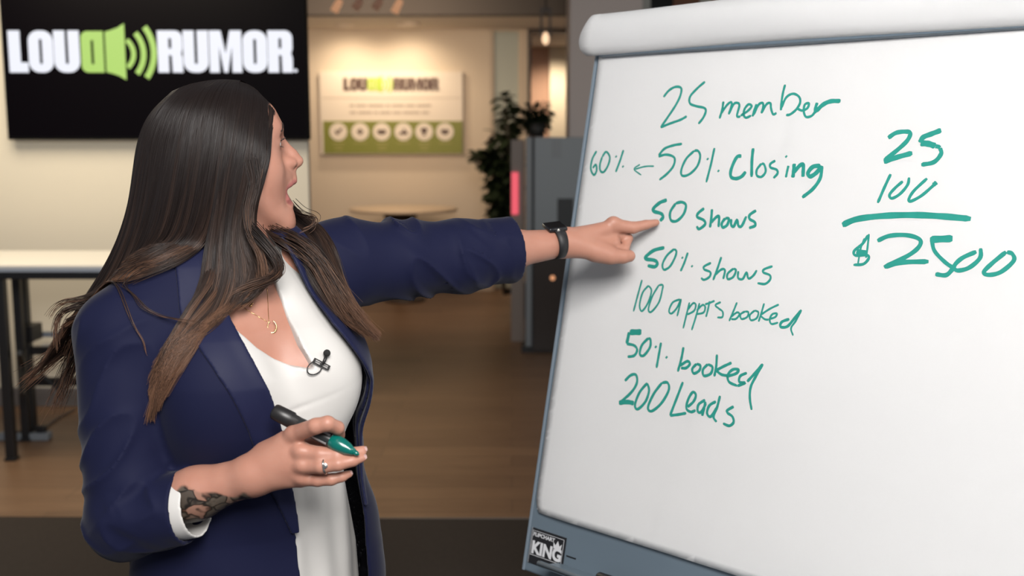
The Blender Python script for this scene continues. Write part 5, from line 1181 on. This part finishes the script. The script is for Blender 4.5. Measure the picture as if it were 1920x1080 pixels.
wt = empty('watch', tuple(wc)); wt.parent = person; wt.matrix_parent_inverse = person.matrix_world.inverted()
bm = B(); rows = []
for i in range(48):
    a = 2 * PI * i / 48; rr_ = (u1 * math.cos(a) * .0292 + u2 * math.sin(a) * .0300); n_ = unit(rr_); hw = .0095 + .0012 * math.cos(a)
    rows.append([bm.verts.new(wc + rr_ + wa * s - n_ * .0008 + n_ * o_) for s, o_ in ((-hw, 0), (-hw, .0026), (0, .0030), (hw, .0026), (hw, 0))])
for i in range(48):
    A, C2 = rows[i], rows[(i + 1) % 48]
    for k in range(4): bm.faces.new((A[k], A[k + 1], C2[k + 1], C2[k]))
    bm.faces.new((A[4], A[0], C2[0], C2[4]))
part('watch_strap', bm, M_strap, wt, True)
tilt = unit(u1 * .93 - u2 * .0 + np.array([0, -.30, 0])); tb_ = unit(np.cross(tilt, wa)); MW = frame_matrix(wc + u1 * .0315 - wa * .002, wa, tb_, tilt)
cs = part('watch_case', box(B(), (-.0200, -.0175, -.0045), (.0200, .0175, .0045), .0032, MW), M_wcase, wt, True)
part('watch_face', box(B(), (-.0180, -.0155, .0040), (.0180, .0155, .0052), .0008, MW), M_wglass, wt)
part('crown', lathe(B(), [(.0034, 0), (.0034, .0022), (.0028, .0026)], 14, frame_matrix(wc + u1 * .0315 - wa * .004 - tb_ * .0175, wa, tilt, -tb_) if (-tb_)[1] < 0 else frame_matrix(wc + u1 * .0315 - wa * .004 + tb_ * .0175, wa, tilt, tb_)), M_silver, wt)
def on_skin(px, py, gap): 
    p = surf_hit(BODY, px, py, 1.45); return p + unit(CAM - p) * gap
def chain_part(name, pix, r, m, close=False):
    P_ = np.array([on_skin(x, y, .0012) for x, y in catmull(np.array(pix, float), 40)])
    P_[1:-1] = (P_[:-2] + P_[1:-1] * 2 + P_[2:]) / 4
    return part(name, tube(B(), P_, r, 6), m, person, True)
nk = chain_part('necklace', [(452, 573), (468, 584), (485, 594), (499, 602), (504, 603), (503, 585), (502, 560), (501, 540)], .00055, M_gold)
pc_ = on_skin(510, 613, .0030); vx = unit(np.cross(UZ, CAM - pc_)); vy = np.cross(unit(CAM - pc_), vx)
pd_ = part('pendant', tube(B(), [pc_ + vx * .0068 * math.cos(a) * (1 - .0 * a) + vy * .0095 * math.sin(a) for a in np.linspace(PI * .62, PI * 2.45, 30)], list(.0005 + .0012 * np.sin(np.linspace(0, PI, 30))), 8), mat('pendant_gold', (0.75, 0.55, 0.30), 0.25, metal=1.0), nk, True)
nk2 = chain_part('necklace', [(455, 540), (462, 552), (468, 558), (474, 552), (482, 535)], .0005, M_gold)
for x, y, r in ((466, 560, .0022), (463, 570, .0018), (470, 573, .0026), (473, 569, .0018)):
    bm = B(); bmesh.ops.create_uvsphere(bm, u_segments=10, v_segments=8, radius=r, matrix=Matrix.Translation(Vector(on_skin(x, y, .002)))); part('charm', bm, M_gold, nk2, True)

# ---- the marker in her hand
tip, end = at(673, 852.5, 1.4915), at(514, 771, 1.537); md = unit(tip - end); ML = np.linalg.norm(tip - end)
mx_a = unit(np.cross(md, UZ)); MK = frame_matrix(end, mx_a, np.cross(md, mx_a), md)
mk = empty('marker', tuple(end), 'open green marker held loosely in her lower hand', 'marker')
M_cap = mat('marker_cap_black', (0.012, 0.011, 0.011), 0.4); M_teal = mat('marker_teal', (0.0, 0.105, 0.085), 0.25, coat=0.4); M_clear = mat('marker_label', (0.30, 0.31, 0.31), 0.3)
mb_ = part('barrel', lathe(B(), [(.0094, .044), (.0102, .046), (.0102, ML - .046), (.0094, ML - .044)], 28, MK), mat('marker_barrel_black', (0.02, 0.022, 0.022), 0.3), mk, True)
for a in (0.4, 2.0, 3.6, 5.2):
    part('printed_line', box(B(), (-.0004, -.0016, .060), (.0003, .0016, ML - .050), 0, MK @ Matrix.Rotation(a, 4, 'Z') @ Matrix.Translation((.0102, 0, 0))), M_clear, mb_)
part('cap', lathe(B(), [(.0095, 0), (.0115, .0010), (.0121, .004), (.0124, .031), (.0104, .0325), (.0098, .046)], 28, MK), M_cap, mk, True)
part('tip_section', lathe(B(), [(.0098, ML - .048), (.0114, ML - .046), (.0120, ML - .036), (.0116, ML - .030), (.0092, ML - .019), (.0066, ML - .013), (.0050, ML - .008)], 28, MK), M_teal, mk, True)
part('nib', lathe(B(), [(.0042, ML - .010), (.0036, ML - .003), (.0014, ML)], 16, MK), M_teal, mk, True)

# ---- lapel microphone clipped to the neckline
def on_blouse(px, py, gap):
    p = surf_hit(bl_out, px, py, 1.35); return p + unit(CAM - p) * gap
M_mic = mat('microphone_black', (0.010, 0.010, 0.010), 0.45)
m0 = on_blouse(603, 684, .008)
mic = empty('lapel_microphone', tuple(m0), 'small black lapel microphone clipped to the neckline of the white blouse', 'microphone')
bm = B(); bmesh.ops.create_uvsphere(bm, u_segments=18, v_segments=12, radius=.0058, matrix=Matrix.Translation(Vector(on_blouse(613, 662, .011)))); part('windscreen', bm, mat('foam_black', (0.012, 0.012, 0.012), 0.9, bump=(900, 0.8, 0.001)), mic, True)
part('capsule', tube(B(), [on_blouse(612, 666, .010), on_blouse(609, 675, .010), on_blouse(605, 683, .009)], [.0030, .0026, .0022], 10), M_mic, mic, True)
ca, cb_ = on_blouse(588, 675, .008), on_blouse(617, 690, .008); cd_ = unit(cb_ - ca); cn = unit(CAM - ca); cn = unit(cn - (cn @ cd_) * cd_); MCp = frame_matrix((ca + cb_) / 2, cd_, np.cross(cn, cd_), cn); cl2 = np.linalg.norm(cb_ - ca) / 2
bm = B()
for y_ in (-.0032, .0032): box(bm, (-cl2, y_ - .0009, -.002), (cl2, y_ + .0009, .002), .0006, MCp)
for x_ in (-cl2, -cl2 * .1, cl2 - .002): box(bm, (x_, -.0038, -.0022), (x_ + .0024, .0038, .0022), .0006, MCp)
part('clip', bm, M_mic, mic)
lp = [on_blouse(x, y, .007) for x, y in ((604, 686), (600, 696), (590, 702), (580, 701), (576, 694), (579, 685), (588, 677))]
part('cable', tube(B(), catmull(lp, 36), .0010, 8), M_mic, mic, True)
